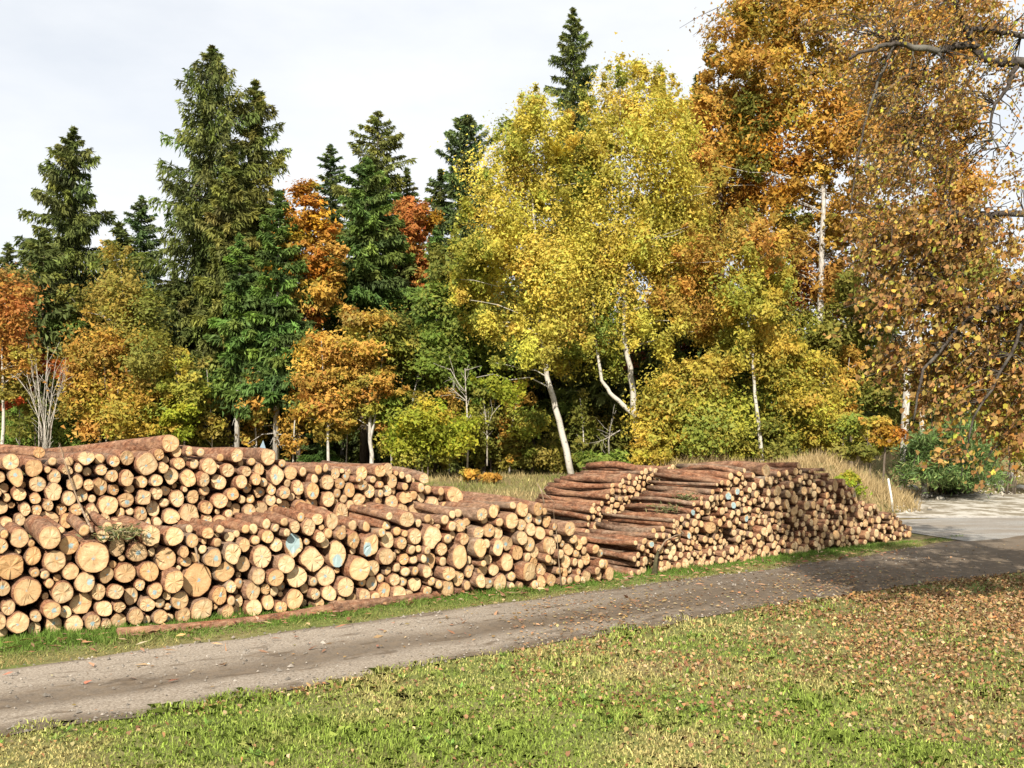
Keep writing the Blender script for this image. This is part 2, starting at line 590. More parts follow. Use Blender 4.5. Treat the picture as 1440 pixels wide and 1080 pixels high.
D1 = [(73,202,42),(187,230,43),(427,185,38),(562,198,27),(632,184,36),(705,215,55),(780,166,27),(865,152,27),(910,150,23),(980,157,22),(1145,170,33),(870,208,30),(945,212,24),(1010,222,42),(1105,242,33),(1180,245,25),(402,227,22),(505,240,27),(330,243,25),(290,272,32),(792,229,26),(20,275,30),(97,270,40),(205,307,40),(377,300,38),(445,310,27),(505,318,40),(558,268,30),(612,277,36),(695,293,30),(760,288,30),(842,270,40),(910,278,42),(980,283,30),(1063,297,40),(1150,293,32),(278,340,42),(115,355,32),(190,375,26),(5,350,25),(350,377,34),(415,360,32),(458,375,20),(570,335,26),(637,330,22),(533,402,50),(620,380,37),(698,368,42),(768,350,30),(815,340,25),(870,375,40),(940,367,32),(995,338,24),(1065,383,38),(1115,355,32),(1195,325,25),(28,420,35),(140,425,28),(195,430,25),(250,407,27),(318,427,28),(390,422,32),(455,440,42),(510,473,32),(600,443,24),(640,437,20),(690,445,32),(752,422,37),(805,398,24),(835,460,40),(920,448,50),(998,418,32),(1105,445,22),(1147,428,28),(1170,380,20),(1200,432,25),(50,485,27),(120,475,28),(5,487,22),(250,475,48),(337,478,33),(405,492,33),(560,485,25),(630,480,22),(765,485,24),(1003,478,28),(1060,482,32),(720,490,25),(470,500,22)]
A1 = [(95,567,47),(228,556,57),(325,600,48),(483,552,30),(560,607,44),(653,632,48),(710,550,52),(823,553,48),(910,573,33),(985,538,30),(1043,520,22),(1028,583,22),(963,618,22),(1098,560,27),(1157,598,32),(5,600,35),(50,700,65),(165,650,42),(252,672,54),(437,655,80),(725,632,21),(795,665,57),(868,628,26),(885,675,30),(1000,660,45),(1095,637,47),(1155,687,38),(335,722,40),(213,735,25),(170,735,25),(235,775,25),(125,812,75),(402,768,50),(508,740,38),(597,730,50),(703,718,50),(815,770,52),(945,768,85),(1070,722,50),(1137,787,27),(1080,797,30),(20,805,37),(290,817,53),(465,820,38),(537,815,38),(662,787,26),(735,808,37),(788,832,24),(632,840,40),(850,857,44),(1025,833,45),(1083,853,23),(1132,870,27),(388,878,55),(240,905,43),(45,898,35),(315,918,32),(495,898,40),(563,888,28),(697,885,36),(757,870,25),(798,885,20),(880,927,37),(968,910,60),(1068,908,32),(85,957,53),(168,932,30),(5,960,35),(165,1005,35),(262,975,43),(352,978,48),(445,965,42),(505,975,27),(567,955,40),(640,937,43),(697,950,25),(752,938,35),(805,945,25),(1125,930,28)]
D2 = [(275,177,43),(207,200,20),(350,212,22),(242,238,28),(213,282,28),(315,265,48),(388,257,34),(508,237,22),(540,230,18),(490,283,22),(550,297,38),(600,262,27),(655,270,23),(690,282,17),(728,255,34),(800,243,30),(848,242,30),(765,285,18),(718,310,26),(795,307,18),(865,295,32),(915,318,18),(1022,280,27),(995,322,22),(1035,340,24),(1095,340,20),(1165,362,47),(262,298,22),(298,332,26),(372,308,22),(418,325,33),(248,347,28),(352,345,30),(480,338,38),(612,302,28),(605,345,22),(665,337,33),(755,343,32),(840,338,28),(800,350,20),(880,345,19),(195,377,22),(297,382,28),(335,382,17),(395,365,20),(555,378,40),(600,388,17),(640,375,22),(713,382,33),(670,405,25),(800,387,20),(862,392,35),(925,368,33),(968,362,24),(1022,370,28),(1060,405,50),(1125,412,24),(255,425,38),(195,432,32),(318,432,30),(370,417,32),(425,412,36),(485,405,36),(530,432,25),(620,445,50),(975,425,38),(905,430,35),(735,425,25),(800,420,20),(850,430,20)]
A2 = [(260,497,25),(330,485,22),(420,465,22),(500,475,30),(570,485,38),(378,507,28),(297,515,20),(450,510,38),(335,535,20),(918,475,40),(820,457,20),(1105,478,25),(825,505,22),(870,530,22),(1180,505,32),(1132,505,25),(255,562,32),(212,573,24),(305,597,36),(390,598,60),(450,578,20),(550,540,25),(600,540,30),(495,570,30),(530,590,25),(657,590,38),(740,595,55),(785,535,22),(832,575,40),(887,585,30),(910,542,20),(950,553,38),(1040,560,55),(1110,565,25),(1185,570,28),(940,618,22),(970,613,18),(1005,620,20),(1088,617,30),(1160,650,62),(235,650,58),(335,688,45),(470,672,65),(580,648,75),(675,697,58),(755,698,42),(817,658,42),(865,655,25),(910,662,30),(950,665,22),(985,660,20),(1045,682,40),(1102,672,26),(205,742,38),(275,745,42),(393,740,55),(537,738,50),(475,775,25),(615,797,50),(705,767,24),(760,777,34),(835,718,20),(870,703,23),(910,722,25),(950,718,20),(1000,715,30),(1110,732,35),(1170,757,36),(183,823,42),(242,803,28),(290,815,25),(340,785,28),(435,805,28),(482,828,28),(380,850,52),(262,870,38),(317,880,34),(545,825,38),(520,867,28),(712,837,35),(660,847,25),(765,840,25),(605,865,25),(570,875,20),(820,815,38),(860,760,30),(905,778,25),(960,778,42),(1025,765,22),(1060,780,22),(880,830,40),(935,825,25),(1015,815,25),(1110,797,40),(805,757,22),(195,905,45)]
A3 = [(420,418,42),(510,400,40),(635,365,27),(690,388,52),(775,385,42),(835,402,25),(615,462,55),(685,490,40),(733,440,35),(800,455,32),(865,470,35),(910,500,25),(958,505,48),(550,470,30),(420,540,42),(480,525,45),(548,540,42),(748,517,40),(805,537,45),(862,535,20),(690,572,45),(735,607,45),(612,607,52),(533,628,48),(467,607,33),(388,627,55),(860,620,60),(785,655,40),(915,580,32),(1005,577,32),(955,610,22),(990,640,40),(1055,610,35),(1100,590,30),(1045,670,27),(915,668,30),(1145,640,30),(1195,670,28),(665,667,45),(740,693,30),(445,675,32),(427,727,22),(500,712,35),(375,715,30),(590,715,62),(695,780,65),(785,740,42),(835,693,28),(880,720,27),(970,720,42),(1020,722,25),(1070,735,28),(1115,705,37),(1178,730,30),(1150,775,25),(1225,740,30),(360,783,35),(460,780,40),(530,780,42),(635,810,35),(850,770,45),(775,810,22),(915,775,25),(1010,777,22),(1050,785,22),(1110,818,35),(1175,808,27),(1250,795,45),(415,835,42),(475,855,35),(345,870,30),(555,862,60),(630,880,27),(680,873,25),(755,862,32),(818,848,40),(885,838,40),(940,838,28),(995,840,27),(1040,830,27),(1065,860,28),(960,790,30)]
B3 = [(1048,130,20),(1010,150,30),(967,160,20),(1117,152,32),(1175,185,45),(1228,135,30),(1258,108,25),(1262,168,28),(1240,217,27),(1275,217,20),(1305,200,15),(1070,180,22),(1050,225,35),(998,200,22),(965,200,20),(930,213,20),(865,198,30),(820,238,25),(910,255,25),(868,250,20),(965,243,18),(1005,262,24),(1105,205,25),(1105,243,18),(1140,238,18),(1080,285,24),(1068,330,22),(1045,362,20),(1025,400,20),(948,292,32),(996,320,27),(985,375,28),(935,375,45),(870,310,38),(822,325,20),(785,277,28),(737,277,25),(710,330,32),(770,325,20),(790,360,20),(660,377,26),(712,405,28),(768,395,24),(838,393,26),(880,378,18),(870,425,20),(915,440,24),(970,437,24),(1015,452,22),(800,480,30),(752,452,30),(710,465,22),(680,430,15),(625,440,24),(562,452,20),(668,505,48),(515,495,33),(560,515,20),(592,533,16),(735,512,24),(775,527,22),(815,535,20),(848,515,15),(848,545,15),(875,470,15),(920,490,17),(960,487,14),(890,515,12),(490,565,24),(530,558,18),(720,572,25),(755,575,18),(790,585,25),(820,590,15),(590,590,22),(620,620,15),(655,605,24),(718,615,22),(750,615,18),(553,640,40),(605,660,22),(640,660,18),(600,705,25),(545,712,15),(510,680,24),(463,697,32),(485,627,18)]
C1 = [(1295,75,60),(1095,78,22),(1050,108,27),(1087,145,26),(958,130,35),(1020,172,37),(948,192,32),(895,190,27),(845,207,17),(1187,127,27),(1160,130,20),(1120,198,27),(1187,222,37),(1240,195,40),(1272,155,25),(1333,170,38),(1133,258,30),(808,277,25),(868,260,18),(1025,265,37),(960,308,42),(975,393,33),(615,462,28),(1100,512,38),(577,670,35),(237,755,38),(1305,280,35),(1195,298,32),(1090,288,28),(785,335,35),(830,330,24),(878,325,28),(910,370,25),(1108,347,30),(1150,378,25),(1190,360,28),(1297,352,32),(1240,345,22),(637,388,22),(700,377,24),(748,395,38),(825,392,28),(1025,385,28),(1080,440,32),(1120,430,25),(1265,395,28),(1335,400,40),(880,452,38),(930,435,22),(985,465,28),(1030,465,30),(660,437,24),(715,467,26),(675,500,28),(578,500,25),(530,525,28),(485,570,34),(430,537,18),(432,587,25),(427,640,20),(490,640,33),(525,602,20),(635,560,38),(695,570,30),(560,575,28),(790,525,28),(858,557,35),(780,600,55),(945,570,37),(905,520,25),(945,492,25),(980,530,28),(1032,542,30),(1142,500,25),(1155,560,28),(1110,590,28),(1060,560,18),(1225,445,28),(1250,495,28),(1355,465,30),(1295,555,32),(1255,637,48),(1315,630,35),(1355,700,40),(1210,685,30),(1170,728,35),(1240,755,40),(1148,668,32),(1095,655,25),(1055,650,28),(1005,655,35),(1028,705,38),(620,625,30),(660,628,32),(277,677,26),(355,680,28),(385,680,22),(103,745,25),(460,710,25),(395,745,30),(305,800,45),(445,808,60),(500,765,32),(375,822,25),(505,855,30),(545,800,37),(585,738,28),(625,742,25),(620,800,28),(690,790,25),(735,712,35),(795,725,28),(840,690,28),(840,740,25),(880,730,25),(895,785,30),(805,790,25),(900,848,32),(955,810,37),(1020,805,32),(1075,855,35),(1030,885,40),(1100,800,27),(1135,820,30),(1185,790,30),(1225,828,30),(1310,825,45),(1130,890,35),(1255,895,38),(1310,890,28),(775,830,32),(695,840,22),(632,848,25),(570,860,32),(665,873,22),(725,890,22),(800,905,32),(605,915,38),(540,938,48),(692,950,45),(480,965,38),(405,950,40),(335,947,32),(325,880,22),(395,872,28),(235,860,20),(190,818,20),(150,790,32),(135,860,28),(90,893,28),(195,915,40),(130,940,25),(172,940,18),(100,1012,28),(60,1050,25),(180,1010,40),(360,1010,30),(435,1015,28),(315,1015,28),(560,995,26),(625,1000,28),(745,945,25),(790,970,28),(860,965,38),(940,885,22),(970,935,27),(920,928,20),(1025,968,28),(930,970,18),(1085,965,24),(1065,930,20),(1145,945,22),(1195,885,25),(1190,935,22)]
C2 = [(300,103,32),(253,157,38),(170,170,28),(115,183,28),(25,240,35),(215,220,28),(97,255,20),(322,160,25),(365,203,32),(327,218,22),(272,240,30),(197,283,37),(408,262,28),(330,265,20),(443,298,35),(447,370,38),(403,340,30),(342,340,45),(490,333,35),(122,340,55),(60,355,35),(185,370,40),(85,430,45),(163,455,48),(222,330,24),(262,420,45),(228,420,38),(25,480,38),(120,503,24),(45,550,35),(98,575,38),(350,480,42),(440,475,38),(247,535,45),(193,520,28),(305,550,38),(180,570,26),(292,495,24),(235,612,32),(130,640,35),(272,660,30),(55,620,27),(365,600,32),(400,640,35),(460,560,35),(540,455,34),(600,440,22),(630,450,28),(558,385,30),(627,388,28),(640,290,58),(580,310,30),(710,260,32),(710,360,38),(765,375,32),(803,340,30),(603,498,32),(550,520,28),(580,585,22),(545,635,30),(465,630,40),(658,545,26),(520,690,38),(655,650,30),(700,600,30),(747,585,28),(812,515,32),(755,515,25),(858,555,48),(900,592,32),(870,490,24),(905,525,24),(965,510,32),(998,555,36),(1005,490,30),(988,625,30),(1047,615,38),(942,650,42),(825,615,26),(797,660,35),(748,640,30),(845,660,25),(792,722,32),(850,715,38),(888,660,26),(1052,680,30),(1220,655,42),(1100,580,26),(1155,635,24),(1280,700,28),(1198,720,28),(1240,755,26),(1168,690,22),(1335,750,38),(1360,700,22),(1255,800,25),(1015,750,42),(940,768,42),(1000,790,28),(1080,775,28),(1118,808,28),(930,838,28),(840,830,38),(775,875,25),(770,835,22),(800,785,30),(850,782,26),(760,780,24),(645,760,45),(585,770,32),(530,760,35),(680,795,32),(620,822,35),(570,835,30),(525,815,28),(660,830,28),(705,860,27),(525,885,28),(475,885,40),(425,840,38),(470,810,28),(320,880,50),(310,825,40),(355,830,35),(255,880,40),(240,810,28),(215,860,30),(170,775,30),(140,830,28),(110,900,38),(50,860,32),(50,790,37),(180,740,32),(10,700,40),(85,690,28),(180,690,25),(135,715,26),(60,730,24),(210,920,32),(155,913,22),(320,960,42),(255,940,26),(70,990,35),(8,920,45),(10,990,30),(115,960,18),(375,950,22),(455,935,18),(240,980,20),(325,745,32),(285,745,22),(240,750,22),(437,690,28),(350,700,24),(317,660,22),(435,740,26),(400,760,22),(475,690,24),(715,700,28),(685,720,22),(620,690,24),(610,640,20),(560,690,20),(460,165,20),(500,200,18),(570,185,16),(420,210,22),(520,140,14),(395,155,14),(575,230,20),(740,310,18),(600,330,18),(460,210,18),(520,270,22),(545,330,20),(680,480,20),(720,550,18),(950,560,22),(1040,520,18),(1215,570,18),(1180,600,18),(1240,610,18),(1260,640,20),(1300,680,18),(1180,570,20),(1140,590,20),(1100,690,20),(1290,760,18)]

def plane_from(pa, pb):
    a = np.array(pa[:2]); b = np.array(pb[:2])
    d = (b - a) / np.linalg.norm(b - a)
    n = np.array([d[1], -d[0]])
    if n.dot(-a) < 0: n = -n          # towards the camera
    return a, d, n


gA0, gA1 = ground(0, 900), ground(865, 817)
gC0, gC1 = ground(905, 808), ground(1282, 758)
PA = plane_from(gA0, gA1)
PC = plane_from(gC0, gC1)
OFFD, OFFB = 1.25, 1.85
LV3 = np.array([V[0], V[1], 0.0])


def on_plane(px, py, pl, off):
    a, d, n = pl
    a = a + V * off
    r = ray(px, py)
    t = n.dot(a) / n.dot(r[:2])
    p = np.array([r[0] * t, r[1] * t, CAMZ + r[2] * t])
    return p, t


def project(p):
    x, y, z = p[0], p[1], p[2] - CAMZ
    dy = y * cp + z * sp_
    dz = -y * sp_ + z * cp
    return 720 + F * x / dy, 540 - F * dz / dy


class Log:
    pass


def make_stack(pts, pl, off, stack, wide):
    out = []
    for x, y, r in sorted(pts, key=lambda q: -q[2]):
        if any(math.hypot(x - o.px, y - o.py) < .62 * max(r, o.rp) for o in out):
            continue
        l = Log()
        l.px, l.py, l.rp = x, y, r
        p, t = on_plane(x, y, pl, off)
        l.r = max(r * t / F * (.97 if stack in 'AD' else 1.0), .03)
        a, d, n = pl
        l.s = (p[:2] - a).dot(d); l.z = p[2]
        l.s0, l.z0 = l.s, l.z
        l.stack, l.pl, l.off = stack, pl, off
        l.fill = False
        out.append(l)
    # push overlapping ends apart, keep them near their place and on the ground
    s = np.array([l.s for l in out]); z = np.array([l.z for l in out]); r = np.array([l.r for l in out])
    s0, z0 = s.copy(), z.copy()
    for it in range(60):
        ds = s[:, None] - s[None]; dz = z[:, None] - z[None]
        dist = np.sqrt(ds ** 2 + dz ** 2) + 1e-6
        ov = (r[:, None] + r[None]) * .97 - dist
        np.fill_diagonal(ov, 0)
        ov = np.clip(ov, 0, None) * .25
        s += (ov * ds / dist).sum(1); z += (ov * dz / dist).sum(1)
        s += (s0 - s) * .04; z += (z0 - z) * .04
        if off == 0:
            z = np.maximum(z, r * .9)
    # any overlap left: trim the radii
    for i in range(len(out)):
        dist = np.hypot(s - s[i], z - z[i]); dist[i] = 9
        k = np.argmin(dist - r - r[i])
        ov = r[i] + r[k] - dist[k]
        if ov > .12 * r[i]:
            r[i] = max(r[i] - ov * .55, r[i] * .75)
    for l, a_, b_, c_ in zip(out, s, z, r):
        l.s, l.z, l.r = a_, b_, c_
    return out


def fill_gaps(logs, stack, poly, pl, off, rmin, rmax, tries):
    """thin logs sunk into the gaps between the traced ones"""
    a, d, n = pl
    pp = []
    for x, y in poly:
        p, _ = on_plane(x, y, pl, off)
        pp.append(((p[:2] - a).dot(d), p[2]))
    pp = np.array(pp)
    lo, hi = pp.min(0), pp.max(0)
    q = rng.random((tries, 2)) * (hi - lo) + lo
    ins = np.zeros(tries, bool)
    j = len(pp) - 1
    for i in range(len(pp)):
        c = (pp[i, 1] > q[:, 1]) != (pp[j, 1] > q[:, 1])
        with np.errstate(divide='ignore', invalid='ignore'):
            xx = (pp[j, 0] - pp[i, 0]) * (q[:, 1] - pp[i, 1]) / (pp[j, 1] - pp[i, 1]) + pp[i, 0]
        ins ^= c & (q[:, 0] < xx)
        j = i
    q = q[ins]
    s = np.array([l.s for l in logs]); z = np.array([l.z for l in logs]); r = np.array([l.r for l in logs])
    dm = np.min(np.hypot(q[:, 0][:, None] - s, q[:, 1][:, None] - z) - r, axis=1)
    if off == 0:
        dm = np.minimum(dm, q[:, 1] - .0)
    new = []
    while True:
        k = int(np.argmax(dm))
        if dm[k] < rmin: break
        rr = min(dm[k] * 1.04, rmax * rng.uniform(.8, 1.1))
        l = Log()
        l.s, l.z, l.r = q[k, 0], q[k, 1], rr
        l.stack, l.pl, l.off, l.fill = stack, pl, off, True
        new.append(l)
        dm = np.minimum(dm, np.hypot(q[:, 0] - l.s, q[:, 1] - l.z) - rr)
    return new


def world_of(l):
    a, d, n = l.pl
    b = a + V * l.off + d * l.s
    return np.array([b[0], b[1], l.z])


SC = 3.375
LA = make_stack(unpack(A1, 0, 590, SC) + unpack(A2, 300, 590, SC) + unpack(A3, 580, 630, 4.5), PA, 0, 'A', .98)
LD = make_stack(unpack(D1, 0, 590, SC) + unpack(D2, 300, 590, SC), PA, OFFD, 'D', .98)
LB = make_stack(unpack(B3, 740, 640, 6.355), PC, OFFB, 'B', .98)
LC = make_stack(unpack(C1, 880, 650, 6.548) + unpack(C2, 1080, 640, 6.75), PC, 0, 'C', .98)
FA = fill_gaps(LA, 'A', [(-40, 752), (170, 742), (330, 745), (450, 740), (560, 740), (640, 722), (720, 712), (765, 718), (800, 742), (835, 775), (858, 815), (700, 828), (430, 855), (200, 880), (-40, 905)], PA, 0, .036, .075, 9000)
FD = fill_gaps(LD, 'D', [(-40, 650), (60, 650), (160, 645), (240, 642), (330, 642), (400, 660), (560, 664), (610, 680), (652, 695), (652, 718), (560, 735), (330, 742), (150, 742), (-40, 745)], PA, OFFD, .036, .07, 7000)
FB = fill_gaps(LB, 'B', [(815, 735), (845, 705), (870, 680), (900, 664), (935, 660), (942, 672), (905, 705), (875, 725), (840, 750), (820, 755)], PC, OFFB, .03, .055, 3000)
FC = fill_gaps(LC, 'C', [(895, 770), (925, 750), (955, 735), (985, 705), (1010, 690), (1040, 672), (1075, 666), (1125, 664), (1175, 685), (1240, 720), (1270, 745), (1275, 755), (1140, 785), (1060, 798), (930, 803)], PC, 0, .03, .06, 9000)
# traced ends that lie wholly left of the frame edge on the near stacks continue a little beyond the frame
for st, pl, off, nrow, y0, y1 in (('A', PA, 0, 6, 760, 905), ('D', PA, OFFD, 4, 655, 735)):
    for i in range(nrow):
        for j in range(4):
            x = -22 - j * 27 - random.random() * 8; y = y0 + (y1 - y0) * (i + .5 * (j % 2)) / nrow + random.uniform(-4, 4)
            p, t = on_plane(x, y, pl, off)
            l = Log(); l.s = (p[:2] - pl[0]).dot(pl[1]); l.z = p[2]; l.r = random.uniform(.1, .135); l.stack, l.pl, l.off, l.fill = st, pl, off, False
            l.rp = 0; l.px, l.py = x, y
            (FA if st == 'A' else FD).append(l)

LOGS = LA + LD + LB + LC + FA + FD + FB + FC

# the photograph's own landmarks among the ends: x, y, phrase, width/height, paint radius, hue
MARKS = [
 (129.5,784,'the broadest round butt',.98,.12,.45),(37,830.6,'the big oval butt',.80,.10,.55),(280,817.6,'the shadow-scarred giant butt',.88,.12,.75),
 (14.8,797.4,'the split orange butt',1.05,.0,1.0),(286.8,859.6,'the square-cut butt',1.12,.0,.05),(415.6,767,'the blue-washed butt',.74,.85,.1),
 (471.9,782,'the blue-streaked tall butt',.68,.55,.25),(519.3,766.3,'the blue-painted oval butt',.8,.62,.4),(439.3,789.1,'the cracked round butt',.95,.0,.1),
 (500,796.5,'the smooth tan disc',.95,.15,.4),(412.6,841.9,'the orange-tan ground log',.85,.0,.6),(643.7,783,'the tall oval butt',.7,.0,.5),
 (608.1,756,'the ragged pale butt',.95,.0,.1),(734.4,803.3,'the narrow knotted butt',.72,.0,.2),(711,789,'the egg-shaped butt',.75,.0,.2),
 (703.3,821.6,'the tall grass-side butt',.8,.14,.3),(771,767.8,'the wide cracked butt',.92,.0,.15),(857.8,806.7,'the splintered corner log',.9,.0,.4),
 (716.7,732.7,'the round crest butt',.85,.0,.3),(733,716.2,'the notched crest log',.95,.0,.6),(369.6,782.6,'the pale broad oval',.85,.12,.05),
 (416.4,809.3,'the star-cracked butt',.92,.0,.1),(67.6,754.7,'the orange-rimmed crest butt',.95,.0,.4),(210.4,753,'the rough pale crest log',.9,.25,.1),
 (243.9,753.9,'the plain tan crest disc',.93,.0,.3),(115,850,'the frayed wide butt',.97,.15,.6),(25.2,873.6,'the round bottom butt',.97,.15,.3),
 (482.2,826.2,'the leaning round butt',.9,.14,.3),(104.3,879.8,'the pale slanting butt',.85,.2,.15),(208.3,802.7,'the orange flecked butt',.95,.15,.85),
 (235.6,787,'the ringed brown butt',.92,.12,.5),(584.4,820.5,'the flat-topped pale butt',.85,.0,.15),(240.9,832,'the plain wide butt',.93,.0,.3),
 (72,762,'the crest disc',.95,0,.3),
 (208.9,653.7,'the lopsided pale butt',.95,.16,.05),(157.9,709.1,'the pear-shaped butt',.92,.2,.35),(272.6,722.7,'the pentagon-shaped butt',.98,.12,.1),
 (74,730.7,'the wide squat butt',1.05,.1,.35),(299.3,655.8,'the shaded crest butt',.95,.0,.3),(645.2,697.3,'the dark-barked end log',.9,.0,.5),
 (614,710,'the angular pale butt',.85,.2,.15),(483.7,721.9,'the leaf-shaped butt',.75,.0,.2),(393.3,668.5,'the tall blue-dotted butt',.78,.3,.1),
 (381.5,642.4,'the clean crest disc',.9,.0,.2),(126.5,644.8,'the chipped blue-dotted butt',1.0,.32,.1),(464.4,702,'the upright oval butt',.82,.15,.3),
 (21.6,649.9,'the round crest end',.95,.25,.3),(257.8,701,'the pale blue-dotted disc',.97,.2,.1),(463,678,'the tan crest disc',.88,.12,.2),
 (206.8,699,'the dotted square butt',.92,.25,.2),(134.8,720.4,'the diamond-shaped butt',.85,.15,.1),(249.5,670,'the slanted pale butt',.9,.25,.05),
 (315,678,'the blue-dotted round end',.93,.3,.1),(269.6,672.4,'the orange half-shaded butt',.9,.1,.7),
 (924.9,669.1,'the largest rear butt',.95,.0,.45),(887.1,699,'the pale rear oval',.9,.0,.1),(845.1,719.5,'the pinched rear butt',.85,.0,.15),(827,740.7,'the low rear butt',.9,.0,.5),
 (876.9,688.8,'the twin-lobed rear butt',1.05,.0,.4),(821,717.9,'the orange long-sided rear log',.95,.0,.6),
 (1077.8,661.5,'the huge topmost butt',.95,.0,.3),(1026.6,697,'the upper blue butt',.95,.9,.2),(1036.5,690.5,'the blue-grey twin butt',.95,.75,.3),
 (1028.9,710,'the bright blue end',.95,1.0,.2),(973.9,720.6,'the deep blue end',.95,1.0,.2),(1048,728.2,'the dull blue end',.85,.8,.3),
 (968.1,752.3,'the grey-blue end',.85,.7,.3),(916.2,765.3,'the blue-smeared end',.9,.7,.4),(948,773.4,'the wide pale butt',.9,.0,.15),
 (962.5,793.3,'the grass-side pale disc',.95,.0,.2),(985.7,795,'the second grass-side disc',.95,.0,.2),(926.6,772.2,'the rough orange butt',.95,.0,.55),
 (1071.7,747.3,'the pale double butt',.9,.0,.1),(1174.8,683,'the dark oval butt',.8,.0,.65),(1098,690.4,'the tall tan butt',.85,.0,.4),
 (1127.4,770.4,'the big pale butt',.9,.0,.2),(1092.6,703.7,'the bright rough butt',.9,.0,.1),(1219.6,736.3,'the brown-tan butt',.95,.0,.6),
 (999,741.6,'the sideways brown butt',1.3,.0,.8),(1104,707.4,'the flame-shaped butt',.8,.0,.4),(1260.7,737,'the last wide butt',.9,.0,.5),
]

for l in LOGS:
    u = random.random()
    l.hue = random.betavariate(.8, 1.2) if l.stack in 'AD' else random.betavariate(1.0, 1.6)
    l.asp = random.uniform(.74, 1.08)
    l.shade = max(0, random.gauss(.06, .17)) if l.stack in 'AD' else max(0, random.gauss(.03, .08))
    l.paint = 0.0
    if not l.fill and l.stack in 'AD':
        pr = .60 if l.s < 6 else .3
        if random.random() < pr + .1:
            l.paint = random.uniform(.14, .34)
    l.ptx, l.pty = random.gauss(0, .18), random.gauss(0, .18)
    l.phrase = None
    l.rough = random.uniform(.02, .085)
    l.grey = random.betavariate(1.2, 3)
    l.red = random.random() * .7
    l.out = random.gauss(0, .055) if not l.fill else -random.uniform(.03, .22)
    if l.stack in 'BC' and not l.fill: l.out = random.gauss(0, .03)
    l.len = {'A': 3.1, 'D': 2.7, 'B': 2.0, 'C': 1.9}[l.stack] + random.uniform(-.12, .12)
    l.tilt = (random.gauss(0, R(2.0)), random.gauss(0, R(1.2)))
    l.taper = random.uniform(.84, .97)
used = set()
for mx_, my_, ph, asp, paint, hue in MARKS:
    best = None
    for i, l in enumerate(LOGS):
        if l.fill or not hasattr(l, 'px') or i in used or getattr(l, 'rp', 0) == 0: continue
        dd = math.hypot(l.px - mx_, l.py - my_)
        if dd < 9 and (best is None or dd - l.rp < best[0]):
            best = (dd - l.rp, i)
    if best is None:
        continue
    l = LOGS[best[1]]; used.add(best[1])
    l.phrase, l.asp, l.hue, l.shade = ph, asp, hue, .0
    l.paint = paint
    l.rough = .07
    l.grey = .25
    if 'blue' not in ph: l.ptx, l.pty = random.gauss(0, .12), random.gauss(0, .12)
    if 'blue-streaked' in ph: l.ptx, l.pty = 0, -.5
    if ph in ('the shadow-scarred giant butt',): l.out = -.06
    if 'square' in ph: l.rough = .10
    if 'dark oval' in ph or 'sideways' in ph: l.shade = .25


